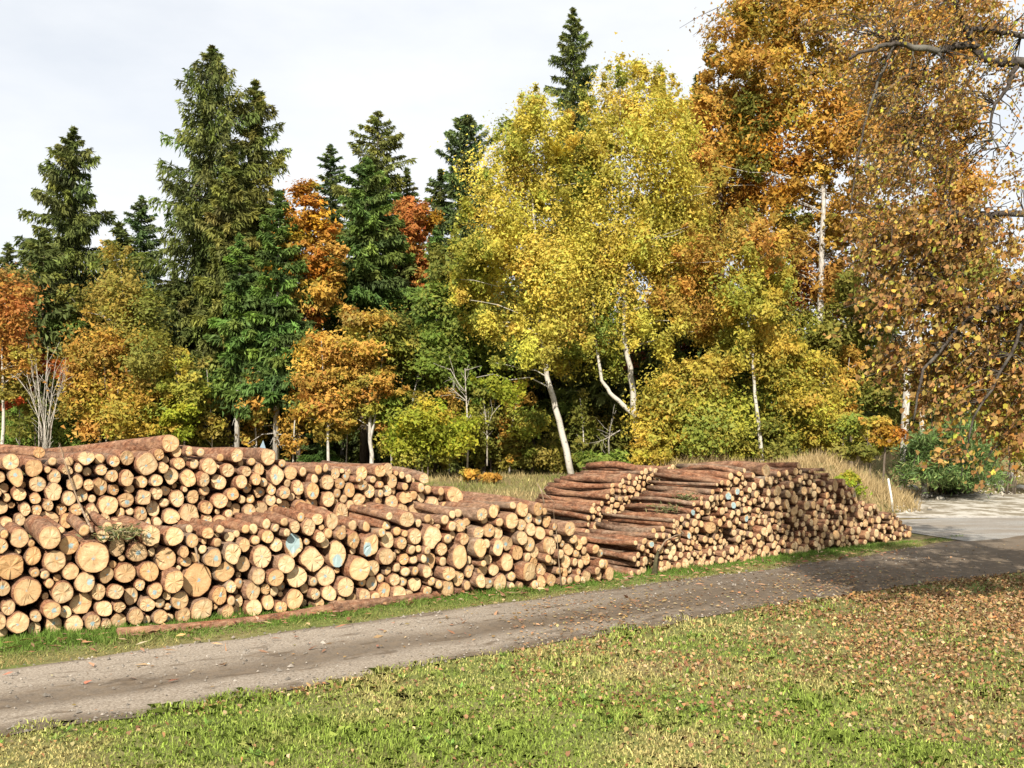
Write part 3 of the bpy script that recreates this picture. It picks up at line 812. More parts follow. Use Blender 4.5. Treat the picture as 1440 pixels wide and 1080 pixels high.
def log_geometry(l, seg):
    """bark vertices/faces and cut-end vertices/faces, local to the log (axis = +Y is away from the camera)"""
    rs = np.random.default_rng(int(l.s * 7919 + l.z * 104729) % 2 ** 31)
    th = np.linspace(0, 2 * math.pi, seg, endpoint=False)
    prof = np.ones(seg)
    for k in (2, 3, 4, 5):
        prof += l.rough * rs.normal() * (1.5 / k) * np.cos(k * th + rs.random() * 6.28)
    prof += rs.normal(0, .012, seg)
    ph = l.phrase or ''
    def poly(k, rot):
        a_ = np.mod(th + rot, 2 * math.pi / k) - math.pi / k
        return .35 + .65 * math.cos(math.pi / k) / np.cos(a_) * 1.12
    if 'square' in ph: prof = prof * poly(4, math.pi / 4)
    elif 'pentagon' in ph or 'angular' in ph: prof = prof * poly(5, .3)
    elif 'diamond' in ph: prof = prof * poly(4, .1)
    elif 'pear' in ph or 'egg' in ph or 'flame' in ph: prof = prof * (1 - .17 * np.sin(th))
    elif 'leaf-shaped' in ph: prof = prof * (1 + .16 * np.cos(2 * (th - math.pi / 2)))
    elif 'pinched' in ph or 'twin-lobed' in ph or 'double' in ph: prof = prof * (1 + .17 * np.cos(2 * th + .5))
    elif 'lopsided' in ph: prof = prof * (1 + .16 * np.cos(th - .7))
    elif 'notched' in ph or 'chipped' in ph: prof = prof * (1 - .38 * np.exp(-((th - 1.3) / .3) ** 2))
    if any(k in ph for k in ('splinter', 'ragged', 'rough', 'frayed')): prof = prof + rs.normal(0, .06, seg)
    prof = np.clip(prof, .62, 1.3)
    if 'flat-topped' in ph: prof = np.minimum(prof, .55 / np.maximum(np.sin(th), .01))
    ax = l.asp ** .5 if l.phrase is None else l.asp
    az = 1 / ax if l.phrase is None else 1.0
    X, Z = np.cos(th) * prof * l.r * ax, np.sin(th) * prof * l.r * az
    rings = [0, .012, .12, .27, .42, .58, .78, 1.0] if seg > 15 else ([0, .012, .35, 1.0] if l.fill else [0, .012, .25, .5, .75, 1.0])
    sc = [.93, 1.0] + [1 - (1 - l.taper) * q + rs.normal(0, .018) for q in rings[2:]]
    bv, lc = [], []
    bend = rs.normal(0, .045, 2)
    for q, k in zip(rings, sc):
        yy = q * l.len if q > .02 else q
        b = math.sin(q * math.pi) * bend
        w = 1 + (rs.normal(0, .035, seg) if q > .1 else 0)
        bv.append(np.stack([X * k * w + b[0], np.full(seg, yy), Z * k * w + b[1]], -1))
        lc.append(np.stack([X * k, Z * k, np.full(seg, yy)], -1))
    bv = np.concatenate(bv); lc = np.concatenate(lc)
    nb = len(rings)
    bf = []
    for i in range(nb - 1):
        for k in range(seg):
            k2 = (k + 1) % seg
            bf.append((i * seg + k, (i + 1) * seg + k, (i + 1) * seg + k2, i * seg + k2))
    bf.append(tuple((nb - 1) * seg + k for k in range(seg))[::-1])
    # cut end: three rings, slightly uneven saw cut
    sl = rs.normal(0, .10, 2)
    cv = [np.array([[0, 0, 0.]])]; cl = [np.array([[0, 0, 0.]])]
    for q in (.55, .925):
        xx, zz = X * q, Z * q
        yy = xx * sl[0] + zz * sl[1] + (rs.normal(0, .004, seg) if q < .9 else 0)
        cv.append(np.stack([xx, yy, zz], -1))
        cl.append(np.stack([np.cos(th) * q, np.sin(th) * q, np.zeros(seg)], -1))
    cv = np.concatenate(cv); cl = np.concatenate(cl)
    off = cv[1 + seg:, 1].max() + .001
    cv[:, 1] -= off - .0
    cf = [(0, 1 + k, 1 + (k + 1) % seg) for k in range(seg)]
    for k in range(seg):
        k2 = (k + 1) % seg
        cf.append((1 + k, 1 + seg + k, 1 + seg + k2, 1 + k2))
    # short sapwood rim joining the cut to the bark
    b0 = len(cv)
    rim = np.stack([X * .935, np.full(seg, .006), Z * .935], -1)
    cv = np.concatenate([cv, rim]); cl = np.concatenate([cl, np.stack([np.cos(th), np.sin(th), np.zeros(seg)], -1)])
    for k in range(seg):
        k2 = (k + 1) % seg
        cf.append((1 + seg + k, b0 + k, b0 + k2, 1 + seg + k2))
    ti_b = (l.red, l.grey, rs.random())
    ti_c = (l.hue, l.paint * 1.0, min(l.shade, .5))
    sd_ = rs.random()
    if any(k in ph for k in ('crack', 'split')): sd_ = .005
    if any(k in ph for k in ('smooth', 'plain', 'clean')): sd_ = .132
    pt_c = (l.ptx, l.pty, sd_)
    return bv, lc, bf, cv, cl, cf, ti_b, ti_c, pt_c


def frame_of(l):
    p = world_of(l)
    y = Matrix.Rotation(l.tilt[0], 3, 'Z') @ Vector((V[0], V[1], math.tan(l.tilt[1])))
    if hasattr(l, 'axis'):
        y = Vector(l.axis)
    y.normalize()
    x = y.cross(Vector((0, 0, 1))).normalized()
    z = x.cross(y)
    o = Vector(p) - y * l.out
    return Matrix(((x.x, y.x, z.x, o.x), (x.y, y.y, z.y, o.y), (x.z, y.z, z.z, o.z), (0, 0, 0, 1)))


def put_attr(me, name, typ, val, n):
    a = me.attributes.new(name, typ, 'POINT')
    key = 'color' if typ == 'FLOAT_COLOR' else 'vector'
    v = np.asarray(val, np.float32)
    if v.ndim == 1:
        v = np.tile(v, (n, 1))
    if typ == 'FLOAT_COLOR' and v.shape[1] == 3:
        v = np.concatenate([v, np.ones((n, 1), np.float32)], 1)
    a.data.foreach_set(key, np.ascontiguousarray(v, np.float32).ravel())


def build_log(l, label, group):
    bv, lc, bf, cv, cl, cf, tb, tcut, ptc = log_geometry(l, 18)
    me = bpy.data.meshes.new('log'); me.from_pydata(bv.tolist(), [], bf)
    put_attr(me, 'lc', 'FLOAT_VECTOR', lc, len(bv)); put_attr(me, 'tint', 'FLOAT_COLOR', tb, len(bv))
    me.shade_smooth()
    o = link('log', me, M['log_bark'])
    o.matrix_world = frame_of(l)
    me2 = bpy.data.meshes.new('cut_end'); me2.from_pydata(cv.tolist(), [], cf)
    put_attr(me2, 'lc', 'FLOAT_VECTOR', cl, len(cv)); put_attr(me2, 'tint', 'FLOAT_COLOR', tcut, len(cv)); put_attr(me2, 'pt', 'FLOAT_VECTOR', ptc, len(cv))
    link('cut_end', me2, M['log_end'], o)
    tag(o, label, 'log', group)
    return o


# special long log lying across the top of the near stack, and others laid along the grass
def special(p_end, p_far, r, hue, paint, phrase, stack='D', grey=.15, taper=.85):
    l = Log()
    a = np.array(p_end, float); b = np.array(p_far, float)
    d = b - a
    l.len = float(np.linalg.norm(d)); l.axis = tuple(d / l.len)
    l.s, l.z, l.r = float(a[0] * .1 + 3.3), float(a[2]), r
    l.hue, l.paint, l.shade, l.asp, l.rough = hue, paint, 0, .95, .04
    l.ptx = l.pty = .05
    l.grey, l.red, l.out, l.taper, l.phrase = grey, .5, 0, taper, phrase
    l.tilt = (0, 0); l.stack = stack; l.pos = a; l.fill = False
    return l


_wo = world_of
def world_of(l):
    return l.pos if hasattr(l, 'pos') else _wo(l)


SPECIAL = [
 (special(at(239, 623.5, 13.9), at(58, 640, 17.4), .125, .55, .1, None), 'long reddish log lying crosswise along the crest of the near stack'),
 (special(at(55, 636.5, 13.9), at(-60, 630, 15.6), .085, 1.0, 0, None), 'bright orange cut log on the crest, its grey bark side running out of frame'),
 (special((*ground(684, 830)[:2], .085), (*ground(470, 862)[:2], .08), .085, .3, 0, None, 'A', .3, .9), 'loose bark-covered log lying lengthwise in the grass along the foot of the stack'),
 (special((*ground(500, 857)[:2], .06), (*ground(165, 897)[:2], .05), .07, .5, 0, None, 'A', .2, .9), 'half-sunken reddish log lying lengthwise on the verge before the lower tier'),
]
SPECIAL[2][0].axis = tuple(Vector(SPECIAL[2][0].axis))

# rank by apparent size: the 300 largest are logs of their own, the rest one mass
def app_r(l):
    p = world_of(l)
    return l.r / max(p[1], 1) * (.35 if l.fill else 1.0)


for l in LOGS:
    p = world_of(l)
    l.qx, l.qy = project(p)
NS = len(SPECIAL)
order = sorted([l for l in LOGS if l.qx > -14], key=lambda l: -(app_r(l) + (1 if l.phrase else 0)))
SINGLE = order[:300 - NS]
single_ids = set(id(l) for l in SINGLE)
REST = [l for l in LOGS if id(l) not in single_ids]

GRP = {'A': 'logs of the lower tier of the near stack', 'D': 'logs of the upper tier of the near stack',
       'B': 'logs of the sloping rear stack', 'C': 'logs of the far stack beside the track'}
WHERE = {'A': 'in the near stack', 'D': 'in the upper tier', 'B': 'in the rear stack', 'C': 'in the far stack'}
DIRS = ['right of', 'above and right of', 'above', 'above and left of', 'left of', 'below and left of', 'below', 'below and right of']
ORD = ['next', 'second', 'third', 'fourth', 'fifth', 'sixth', 'seventh']
marks = [l for l in SINGLE if l.phrase]


def look(l):
    sz = 'large' if l.rp > 12.5 else ('medium' if l.rp > 8.5 else 'small')
    co = 'pale' if l.hue < .33 else ('tan' if l.hue < .62 else 'orange')
    return f'{sz} {co} log end'


cells = {}
for l in SINGLE:
    if l.phrase: continue
    opts = []
    for m_ in marks:
        if m_.stack != l.stack: continue
        dx, dy = l.qx - m_.qx, m_.qy - l.qy
        dd = math.hypot(dx, dy)
        oc = int(round(math.degrees(math.atan2(dy, dx)) / 45)) % 8
        opts.append((dd, oc, m_))
    opts.sort(key=lambda t: t[0])
    l.opts = opts
    d0, oc, m_ = opts[0]
    cells.setdefault((id(m_), oc), []).append((d0, l, m_))
labels = {}
for (mid, oc), arr in cells.items():
    arr.sort(key=lambda t: t[0])
    for k, (dd, l, m_) in enumerate(arr):
        rel = ORD[min(k, 6)]
        labels[id(l)] = f'{look(l)}, {rel} {DIRS[oc]} {m_.phrase}'
for l in SINGLE:
    if l.phrase:
        sz = {'A': 'log with ', 'D': 'log with ', 'B': 'log with ', 'C': 'log with '}[l.stack]
        labels[id(l)] = f'{sz}{l.phrase} {WHERE[l.stack]}'
for l, lab in SPECIAL:
    build_log(l, lab, GRP[l.stack])
for l in SINGLE:
    build_log(l, labels[id(l)], GRP[l.stack])


def build_rest():
    V_, L_, T_, P_, F_, mi = [], [], [], [], [], []
    n = 0
    for l in REST:
        bv, lc, bf, cv, cl, cf, tb, tcut, ptc = log_geometry(l, 12)
        mw = np.array(frame_of(l))
        for vv, ll, tt, pp, ff, k in ((bv, lc, tb, (0, 0, 0), bf, 0), (cv, cl, tcut, ptc, cf, 1)):
            w = vv @ mw[:3, :3].T + mw[:3, 3]
            V_.append(w); L_.append(ll); T_.append(np.tile(tt, (len(vv), 1))); P_.append(np.tile(pp, (len(vv), 1)))
            F_ += [tuple(i + n for i in f) for f in ff]
            mi += [k] * len(ff)
            n += len(vv)
    me = bpy.data.meshes.new('stacked_logs')
    me.from_pydata(np.concatenate(V_).tolist(), [], F_)
    put_attr(me, 'lc', 'FLOAT_VECTOR', np.concatenate(L_), n)
    put_attr(me, 'tint', 'FLOAT_COLOR', np.concatenate(T_), n)
    put_attr(me, 'pt', 'FLOAT_VECTOR', np.concatenate(P_), n)
    me.materials.append(M['log_bark']); me.materials.append(M['log_end'])
    me.polygons.foreach_set('material_index', np.array(mi, np.int32))
    me.shade_smooth()
    o = link('stacked_logs', me)
    tag(o, 'the many thinner logs packed between and behind the larger ones in both stacks', kind='stuff')


build_rest()

# ------------------------------------------------------------------ vegetation
def unit(a):
    return a / (np.linalg.norm(a, axis=-1, keepdims=True) + 1e-9)


def diamonds(c, t, w, L, W, fold=.25):
    """rhombic leaves: centre, long direction, side direction, half length, half width -> (N,4,3)"""
    nrm = np.cross(t, w)
    L = np.asarray(L)[:, None]; W = np.asarray(W)[:, None]
    a = c - t * L
    b = c + w * W + nrm * (W * fold) + t * L * .15
    d = c + t * L
    e = c - w * W + nrm * (W * fold) + t * L * .15
    return np.stack([a, b, d, e], 1)


def slips(c, t, w, L, W):
    """small leaves and needle sprays: one triangle each"""
    L = np.asarray(L)[:, None]; W = np.asarray(W)[:, None]
    k = rng.uniform(-.3, .5, L.shape)
    return np.stack([c - t * L * .95 + w * W * .75, c - t * L * k - w * W * 1.15, c + t * L], 1)


def pick_colors(pal, n, jitter=.18):
    w = np.array([p[0] for p in pal], float); w /= w.sum()
    k = rng.choice(len(pal), n, p=w)
    c = np.array([p[1] for p in pal])[k]
    return c * np.exp(rng.normal(0, jitter, (n, 1))) * np.exp(rng.normal(0, jitter * .4, (n, 3)))


YEL = [(4, (.46, .36, .055)), (3, (.37, .33, .055)), (2, (.52, .37, .06)), (1.5, (.26, .27, .05))]
YELGR = [(3, (.30, .31, .05)), (3, (.39, .35, .055)), (2.5, (.19, .24, .045))]
LEMON = [(4, (.55, .45, .075)), (3, (.46, .42, .07)), (2, (.58, .44, .08)), (1.2, (.36, .36, .065))]
LIME = [(3, (.32, .34, .035)), (2, (.22, .27, .03)), (1, (.45, .39, .04))]
GREEN = [(3, (.13, .19, .035)), (2, (.18, .24, .04)), (1, (.27, .28, .05))]
OLIVE = [(3, (.21, .20, .04)), (2, (.28, .25, .05)), (2, (.14, .16, .03))]
ORANGE = [(1, (.27, .22, .04)), (4, (.44, .22, .04)), (2, (.52, .28, .03)), (2, (.36, .13, .02)), (1, (.3, .22, .03))]
GOLD = [(1, (.25, .24, .05)), (3, (.46, .30, .055)), (3, (.46, .24, .055)), (1.5, (.36, .30, .055))]
RUST = [(4, (.42, .23, .055)), (3, (.48, .27, .05)), (2, (.32, .17, .045)), (2, (.32, .26, .05))]
BROWNOR = [(4, (.45, .25, .05)), (3, (.52, .30, .055)), (2.5, (.36, .28, .05)), (1.5, (.24, .21, .045))]
RED = [(3, (.38, .08, .025)), (2, (.30, .05, .03)), (1, (.42, .16, .03))]
ORRED = [(3, (.44, .17, .045)), (2, (.44, .24, .05)), (1, (.36, .10, .035))]
DARKRED = [(3, (.20, .05, .03)), (2, (.28, .08, .03)), (1, (.3, .14, .03))]
BIRCHY = [(3, (.34, .27, .05)), (2, (.26, .23, .05)), (1, (.40, .27, .05))]


def leaf_cloud(lobes, depth, n, size, pal, clump=.30, ncl=None, flat=.0, lw=.55, shell=.35, jitter=.18, depth_k=.85, plume=False):
    """leaves gathered in clumps spread through each lobe; a lobe is (x, y, rx, ry[, palette[, depth shift]])"""
    n = int(n * 1.75); size = size * .80
    more_ = []
    for l in lobes:
        l = tuple(l) + (None,) * (5 - len(l))
        if min(l[2], l[3]) > 15:
            for _ in range(3):
                a_ = rng.uniform(0, 6.28); q_ = rng.uniform(.28, .5)
                more_.append((l[0] + math.cos(a_) * l[2] * .95, l[1] - math.sin(a_) * l[3] * .95, l[2] * q_, l[3] * q_) + tuple(l[4:]))
    lobes = list(lobes) + more_
    ar = np.array([l[2] * l[3] for l in lobes], float)
    V_, C_, K_ = [], [], []
    for l, a in zip(lobes, ar):
        nl = int(n * a / ar.sum())
        if nl < 8: continue
        p_ = l[4] if len(l) > 4 and l[4] else pal
        dsh = l[5] if len(l) > 5 else rng.normal(0, 1.0 if plume else .4)
        c0 = at(l[0], l[1], depth + dsh)
        k = (depth + dsh) / F
        rad = np.array([l[2] * k, (l[2] + l[3]) * .5 * k * depth_k, l[3] * k])
        m_ = max(5, int(nl / (330 if plume else 210))) if ncl is None else ncl
        d = unit(rng.normal(size=(m_, 3)))
        rr = shell + (1 - shell) * rng.random((m_, 1)) ** .6
        cc = c0 + d * rr * rad
        which = rng.integers(0, m_, nl)
        crad = rad.min() * clump * rng.uniform(.6, 1.5, m_)
        offs = rng.normal(size=(nl, 3)) * crad[which][:, None] * np.array([1.15, 1.15, .75 - .45 * flat])
        if plume:      # upright feathery sprays
            ax = unit(d * .55 + np.array([0, 0, 1.0]) + rng.normal(0, .2, (m_, 3)))
            u_ = rng.normal(0, 1, (nl, 1))
            offs = offs * .72 + ax[which] * u_ * (crad[which] * 1.1)[:, None]
        c = cc[which] + offs
        cn = unit(d * .8 + rng.normal(0, .35, (m_, 3)))
        nrm = unit(rng.normal(size=(nl, 3)) * .55 + cn[which] * .65 + unit(offs) * .35 + np.array([0, -.1, .4 + flat * .6]))
        t = unit(np.cross(nrm, rng.normal(size=(nl, 3))))
        w = np.cross(nrm, t)
        L = size * np.clip(np.exp(rng.normal(-.05, .32, nl)), .45, 1.8) * .5 * 1.3
        V_.append(slips(c, t, w, L * 1.08, L * lw * 1.08))
        cl_col = pick_colors(p_, m_, jitter)
        col = .65 * cl_col[which] + .35 * pick_colors(p_, nl, jitter)
        C_.append(col)
        K_.append(cc)
    return np.concatenate(V_), np.concatenate(C_), np.concatenate(K_)


def limb(mb, a, b, r0, r1, sag=.0, n=5, wig=.08):
    a = np.asarray(a, float); b = np.asarray(b, float)
    L = np.linalg.norm(b - a)
    pts, rad = [], []
    for i in range(n):
        t = i / (n - 1)
        p = a + (b - a) * t
        p = p + np.array([0, 0, 1.0]) * (sag * L * math.sin(t * math.pi))
        if 0 < i < n - 1:
            p = p + rng.normal(0, wig * L * .35, 3)
        pts.append(p); rad.append(r0 + (r1 - r0) * t)
    mb.tube(pts, rad, 5, cap=False)


def broadleaf(name, label, cat, group, depth, trunks, lobes, n, size, pal, bark='bark_grey', limbs=26, **kw):
    """a tree or bush: trunk (with limbs) and crown"""
    base = at(trunks[0][0][0][0], trunks[0][0][0][1], depth)
    base[2] = float(height(base[0], base[1]))
    root = empty(name, tuple(base))
    tag(root, label, cat, group)
    V_, C_, K_ = leaf_cloud(lobes, depth, n, size, pal, **kw)
    mb = MB()
    allp = []
    for pts, r0 in trunks:
        P3 = [at(x, y, depth) for x, y in pts]
        if (pts is trunks[0][0]) or pts[0][1] > 640:
            P3[0][2] = float(height(P3[0][0], P3[0][1])) - .15
        # resample with small wander
        dense = []
        for i in range(len(P3) - 1):
            for q in range(4):
                dense.append(P3[i] + (P3[i + 1] - P3[i]) * q / 4 + (rng.normal(0, r0 * .16, 3) if q else 0))
        dense.append(P3[-1])
        m_ = len(dense)
        rad = [r0 * (1.15 - .95 * (i / (m_ - 1)) ** .9) for i in range(m_)]
        mb.tube(dense, rad, 8, bump=.06)
        allp += [(p, r) for p, r in zip(dense, rad)]
    if limbs:
        tp = np.array([p for p, r in allp]); tr = np.array([r for p, r in allp])
        ks = K_[rng.choice(len(K_), min(limbs, len(K_)), replace=False)]
        for k in ks:
            d = k - tp
            cost = np.linalg.norm(d, axis=1) + 2.0 * np.clip(tp[:, 2] - k[2] + .15 * np.linalg.norm(d[:, :2], axis=1), 0, None)
            i = int(np.argmin(cost))
            limb(mb, tp[i], k, min(tr[i] * .3, .03), .008, .06)
    mb.build('trunk', M[bark], root, org=base)
    V_ = V_ - base
    me = fast_mesh('crown', V_, 3, C_)
    link('crown', me, M['leaf'], root)
    return root


def conifer_mesh(H, zc, W, n, pal, droop=.45, hang=.5, power=.85, spray=.36, rise=.25, gap=.0, nb=None, tipk=.0, lean=0):
    """crown of a spruce around the z axis: height H, crown from zc up, widest half width W"""
    nb = int((nb or (H - zc) * 7) * 1.75)
    V_, C_ = [], []
    mb = MB()
    per = max(9, int(n * 2.0) // nb)
    for b in range(nb):
        t = ((b + rng.random()) / nb) ** 1.12            # 0 bottom .. 1 top
        z0 = zc + (H - zc) * t
        az = b * 2.39996 + rng.normal(0, .5)
        L = W * ((1 - t) ** (power * .66) * .97 * min(1, ((1 - t) / .13) ** .75) + .03) * (rng.uniform(.5, 1.12) if t < .85 else rng.uniform(.75, 1.05))
        if rng.random() < gap:
            L *= .45
        m_ = max(10, int(per * (L / W * 1.3 + .3)))
        d = np.array([math.cos(az), math.sin(az), 0])
        sd_ = np.array([-d[1], d[0], 0])
        u = rng.random(m_) ** .75
        slope = rise * (t * 2.2 - .6)
        zc_ = z0 + L * (slope * u - droop * (1 - t * .6) * u * (1 - .62 * u))
        side = rng.normal(0, 1, m_) * L * .17 * (1.15 - u) + rng.normal(0, .05, m_)
        hangd = rng.random(m_) ** 1.5 * hang * (.5 + .5 * (1 - t)) * np.minimum(1, L / 1.0)
        c = d * (u * L)[:, None] + sd_ * side[:, None]
        c[:, 2] += zc_ - hangd - np.abs(side) * .25
        # sprays point outward-down, with some turned up at the tip
        td = d * rng.uniform(.3, 1.0, (m_, 1)) + sd_ * (np.sign(side) * rng.uniform(0, .8, m_))[:, None]
        td = td + rng.normal(0, .25, (m_, 3))
        td[:, 2] += np.where(hangd > .15, -1.3, -.15) + tipk
        td = unit(td)
        w = unit(np.cross(td, rng.normal(size=(m_, 3)) + np.array([0, 0, .6])))
        Ls = spray * rng.uniform(.5, 1.45, m_) * .5 * (.75 + .25 * (1 - t))
        V_.append(slips(c, td, w, Ls * 1.05, Ls * rng.uniform(.19, .40, m_)))
        bc = pick_colors(pal, 1, .16)[0]
        col = bc * np.exp(rng.normal(0, .16, (m_, 1)))
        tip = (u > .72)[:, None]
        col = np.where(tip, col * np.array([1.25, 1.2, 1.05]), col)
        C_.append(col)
        if b % 2 == 0:
            mb.tube([(0, 0, z0), tuple(d * L * .5 + np.array([0, 0, z0 + L * (slope * .5 - droop * .35)])), tuple(d * L * .9 + np.array([0, 0, z0 + L * (slope * .9 - droop * (1 - t * .6) * .4)]))], [.035, .022, .008], 4, cap=False)
    # leader
    m_ = 60
    c = np.zeros((m_, 3)); c[:, 2] = H - rng.random(m_) * (H - zc) * .10; c[:, :2] += rng.normal(0, .07, (m_, 2))
    td = unit(rng.normal(0, .6, (m_, 3)) + np.array([0, 0, .8])); w = unit(np.cross(td, rng.normal(size=(m_, 3))))
    V_.append(slips(c, td, w, np.full(m_, spray * .42), np.full(m_, spray * .10))); C_.append(pick_colors(pal, m_, .2))
    return np.concatenate(V_), np.concatenate(C_), mb


SPR = [(3, (.095, .118, .034)), (2, (.125, .15, .038)), (1, (.07, .092, .03))]
SPR_OLIVE = [(3, (.125, .138, .036)), (2, (.16, .168, .042)), (1, (.09, .105, .03))]
SPR_GREEN = [(3, (.085, .14, .034)), (2, (.115, .175, .04)), (1, (.065, .105, .03))]
SPR_BLUE = [(3, (.075, .112, .042)), (2, (.10, .135, .046))]


def spruce(label, px, depth, top, crown_bottom, halfw, n, pal, bark='bark_dark', group='spruces of the wood edge', trunk_r=.22, stubs=0, lean=0, **kw):
    b = at(px, 640, depth); b[2] = float(height(b[0], b[1]))
    H = at(px, top, depth)[2] - b[2]
    zc = at(px, crown_bottom, depth)[2] - b[2]
    W = halfw * depth / F * 1.16
    root = empty('spruce_tree', tuple(b))
    tag(root, label, 'tree', group)
    V_, C_, mb = conifer_mesh(H, zc, W, n, pal, **kw)
    mb.tube([(0, 0, -.2), (lean * .3, 0, H * .3), (lean * .6, 0, H * .6), (0, 0, H * .985)], [trunk_r * 1.1, trunk_r * .85, trunk_r * .55, .02], 9, bump=.05)
    for i in range(stubs):      # dead lower branches
        z = rng.uniform(.5, max(zc, 1.2)); a = rng.uniform(0, 6.28); L = rng.uniform(.7, 2.0)
        q = np.array([math.cos(a), math.sin(a), 0])
        mb.tube([(0, 0, z), tuple(q * L * .5 + np.array([0, 0, z - .05])), tuple(q * L + np.array([0, 0, z - rng.uniform(.2, .6)]))], [.028, .018, .006], 4, cap=False)
    mb.build('trunk', M[bark], root)
    me = fast_mesh('crown', V_, 3, C_)
    link('crown', me, M['needle'], root)
    return root


spruce('dark spruce with drooping boughs, standing alone above the orange tree', 92, 50, 178, 520, 84, 24000, SPR, droop=.55, hang=.7, gap=.12, power=.72)
spruce('tallest spruce on the near side, long shaggy boughs and gaps against sky', 290, 47, 66, 520, 98, 26000, SPR, droop=.45, hang=.85, gap=.15, power=.62, rise=.35, nb=150)
spruce('spruce with a forked bare patch, close beside the tallest shaggy spruce', 352, 48, 112, 480, 72, 19000, SPR_OLIVE, droop=.4, hang=.6, power=.7, gap=.1)
spruce('olive green spruce in front of the tallest pair, pale dead twigs on its side', 318, 44.5, 215, 545, 62, 17000, SPR_OLIVE, droop=.5, hang=.5, power=.75)
spruce('bright green young spruce with a bare white trunk behind the log crest', 388, 43, 268, 560, 60, 16000, SPR_GREEN, bark='bark_grey', stubs=12, trunk_r=.14, droop=.4, hang=.35)
spruce('green spruce with pale bare trunk, left of the bright young one', 333, 43, 330, 560, 48, 11000, SPR_GREEN, bark='bark_grey', stubs=10, trunk_r=.13, droop=.45, hang=.4)
spruce('bushy olive spruce rising behind the pointed green one', 528, 54, 156, 470, 74, 17000, SPR_OLIVE, power=.62, droop=.3, hang=.4)
spruce('pointed mid green spruce between the two orange maples', 512, 46, 222, 470, 76, 21000, SPR_GREEN, droop=.42, hang=.35, power=.75)
spruce('small slim bluish spruce at the skyline behind the orange maple', 461, 60, 203, 430, 44, 10000, SPR_BLUE, power=.65, droop=.25, hang=.2)
spruce('dense upright spruce left of the yellow aspens', 655, 56, 162, 430, 56, 17000, SPR_BLUE, droop=.2, hang=.35, rise=.5, power=.5)
spruce('half-hidden narrow spruce leaning on the upright one', 618, 57, 238, 450, 38, 9000, SPR, droop=.3, hang=.3, power=.6)
spruce('tall narrow spruce top poking out above the yellow aspens', 808, 60, 12, 420, 52, 20000, SPR, droop=.35, hang=.5, rise=.3, power=.6)
spruce('small round-topped spruce in the gap at the skyline', 192, 60, 276, 500, 46, 12000, SPR_BLUE, droop=.25, hang=.3, power=.6)
spruce('dark spruce tip at the left edge of the skyline', 4, 60, 342, 540, 54, 11000, SPR, droop=.35, hang=.4)
spruce('thin green spruce beside the rust red maple', 612, 44, 322, 520, 40, 9000, SPR_GREEN, trunk_r=.1, droop=.35, hang=.25)
spruce('dark spruce shoulder behind the pointed green spruce', 570, 58, 236, 470, 44, 8000, SPR, droop=.3, hang=.3)
spruce('low shaggy spruce skirt between birch and tall spruce', 248, 45, 392, 590, 46, 9000, SPR, droop=.5, hang=.5)
spruce('young green spruce bush under the golden beeches', 452, 41, 585, 660, 34, 4500, SPR_GREEN, trunk_r=.05, droop=.3, hang=.15, spray=.26)
spruce('dark spruce behind the rusty beech crowns', 985, 60, 105, 520, 60, 11000, SPR, droop=.3, hang=.3)

# the dark depth of the wood: alike trees that only fill the gaps
proto = []
for k in range(3):
    proto.append(conifer_mesh(11 + k, .6, 3.3, 4600, SPR, spray=.6, nb=60, hang=.5))
pm = []
for V_, C_, mb in proto:
    mb.tube([(0, 0, -.3), (0, 0, 11)], [.2, .02], 6)
    t_me = bpy.data.meshes.new('trunk'); t_me.from_pydata([tuple(p) for p in mb.v], [], mb.f); t_me.materials.append(M['bark_dark'])
    c_me = fast_mesh('crown', V_, 3, C_); c_me.materials.append(M['needle'])
    pm.append((t_me, c_me))
k = 0
for row, (Y, x0, x1, n) in enumerate(((47, -46, 12, 25), (55, -52, 30, 31), (63, -56, 40, 33))):
    for i in range(n):
        x = x0 + (x1 - x0) * (i + rng.uniform(.1, .9)) / n
        y = Y + rng.uniform(-2, 2)
        if x > 13 and row == 0: continue
        z = float(height(x, y))
        b = empty('spruce_tree', (x, y, z - .05))
        b.rotation_euler[2] = rng.uniform(0, 6.28)
        sc_ = rng.uniform(.74, .95) if x < 10 else rng.uniform(.55, .72)
        b.scale = (sc_ * 1.1, sc_ * 1.1, sc_)
        tag(b, 'dark spruce deep in the wood behind the front trees', 'tree', 'spruces deep in the wood')
        link('trunk', pm[k % 3][0], None, b); link('crown', pm[k % 3][1], None, b)
        k += 1

# --- deciduous trees of the wood edge
AUT = 'autumn trees along the wood edge'
SHR = 'bushes along the foot of the wood'
broadleaf('aspen_tree', 'yellow aspen with a leaning white trunk rising from the clearing', 'tree', AUT, 39,
          [([(806, 668), (786, 590), (769, 530), (760, 470), (756, 400), (750, 300), (745, 190)], .125)],
          [(757, 195, 38, 55), (722, 265, 48, 65), (690, 325, 42, 62), (772, 300, 60, 80), (700, 410, 55, 60), (775, 410, 58, 60), (668, 395, 26, 55, YELGR),
           (742, 160, 16, 30, YELGR), (712, 212, 22, 38, YELGR), (785, 485, 48, 36), (702, 545, 42, 16, LIME), (660, 330, 22, 40, YELGR), (820, 250, 30, 60, YELGR), (735, 500, 40, 26, YELGR), (728, 158, 6, 22), (750, 140, 7, 26), (765, 150, 6, 20), (700, 200, 8, 26, YELGR), (682, 265, 10, 24, YELGR), (655, 300, 10, 26, YELGR), (790, 190, 20, 40), (690, 470, 30, 30), (720, 340, 40, 40)],
          50000, .115, LEMON, 'bark_birch', 40, lw=.75, shell=.3, plume=True)
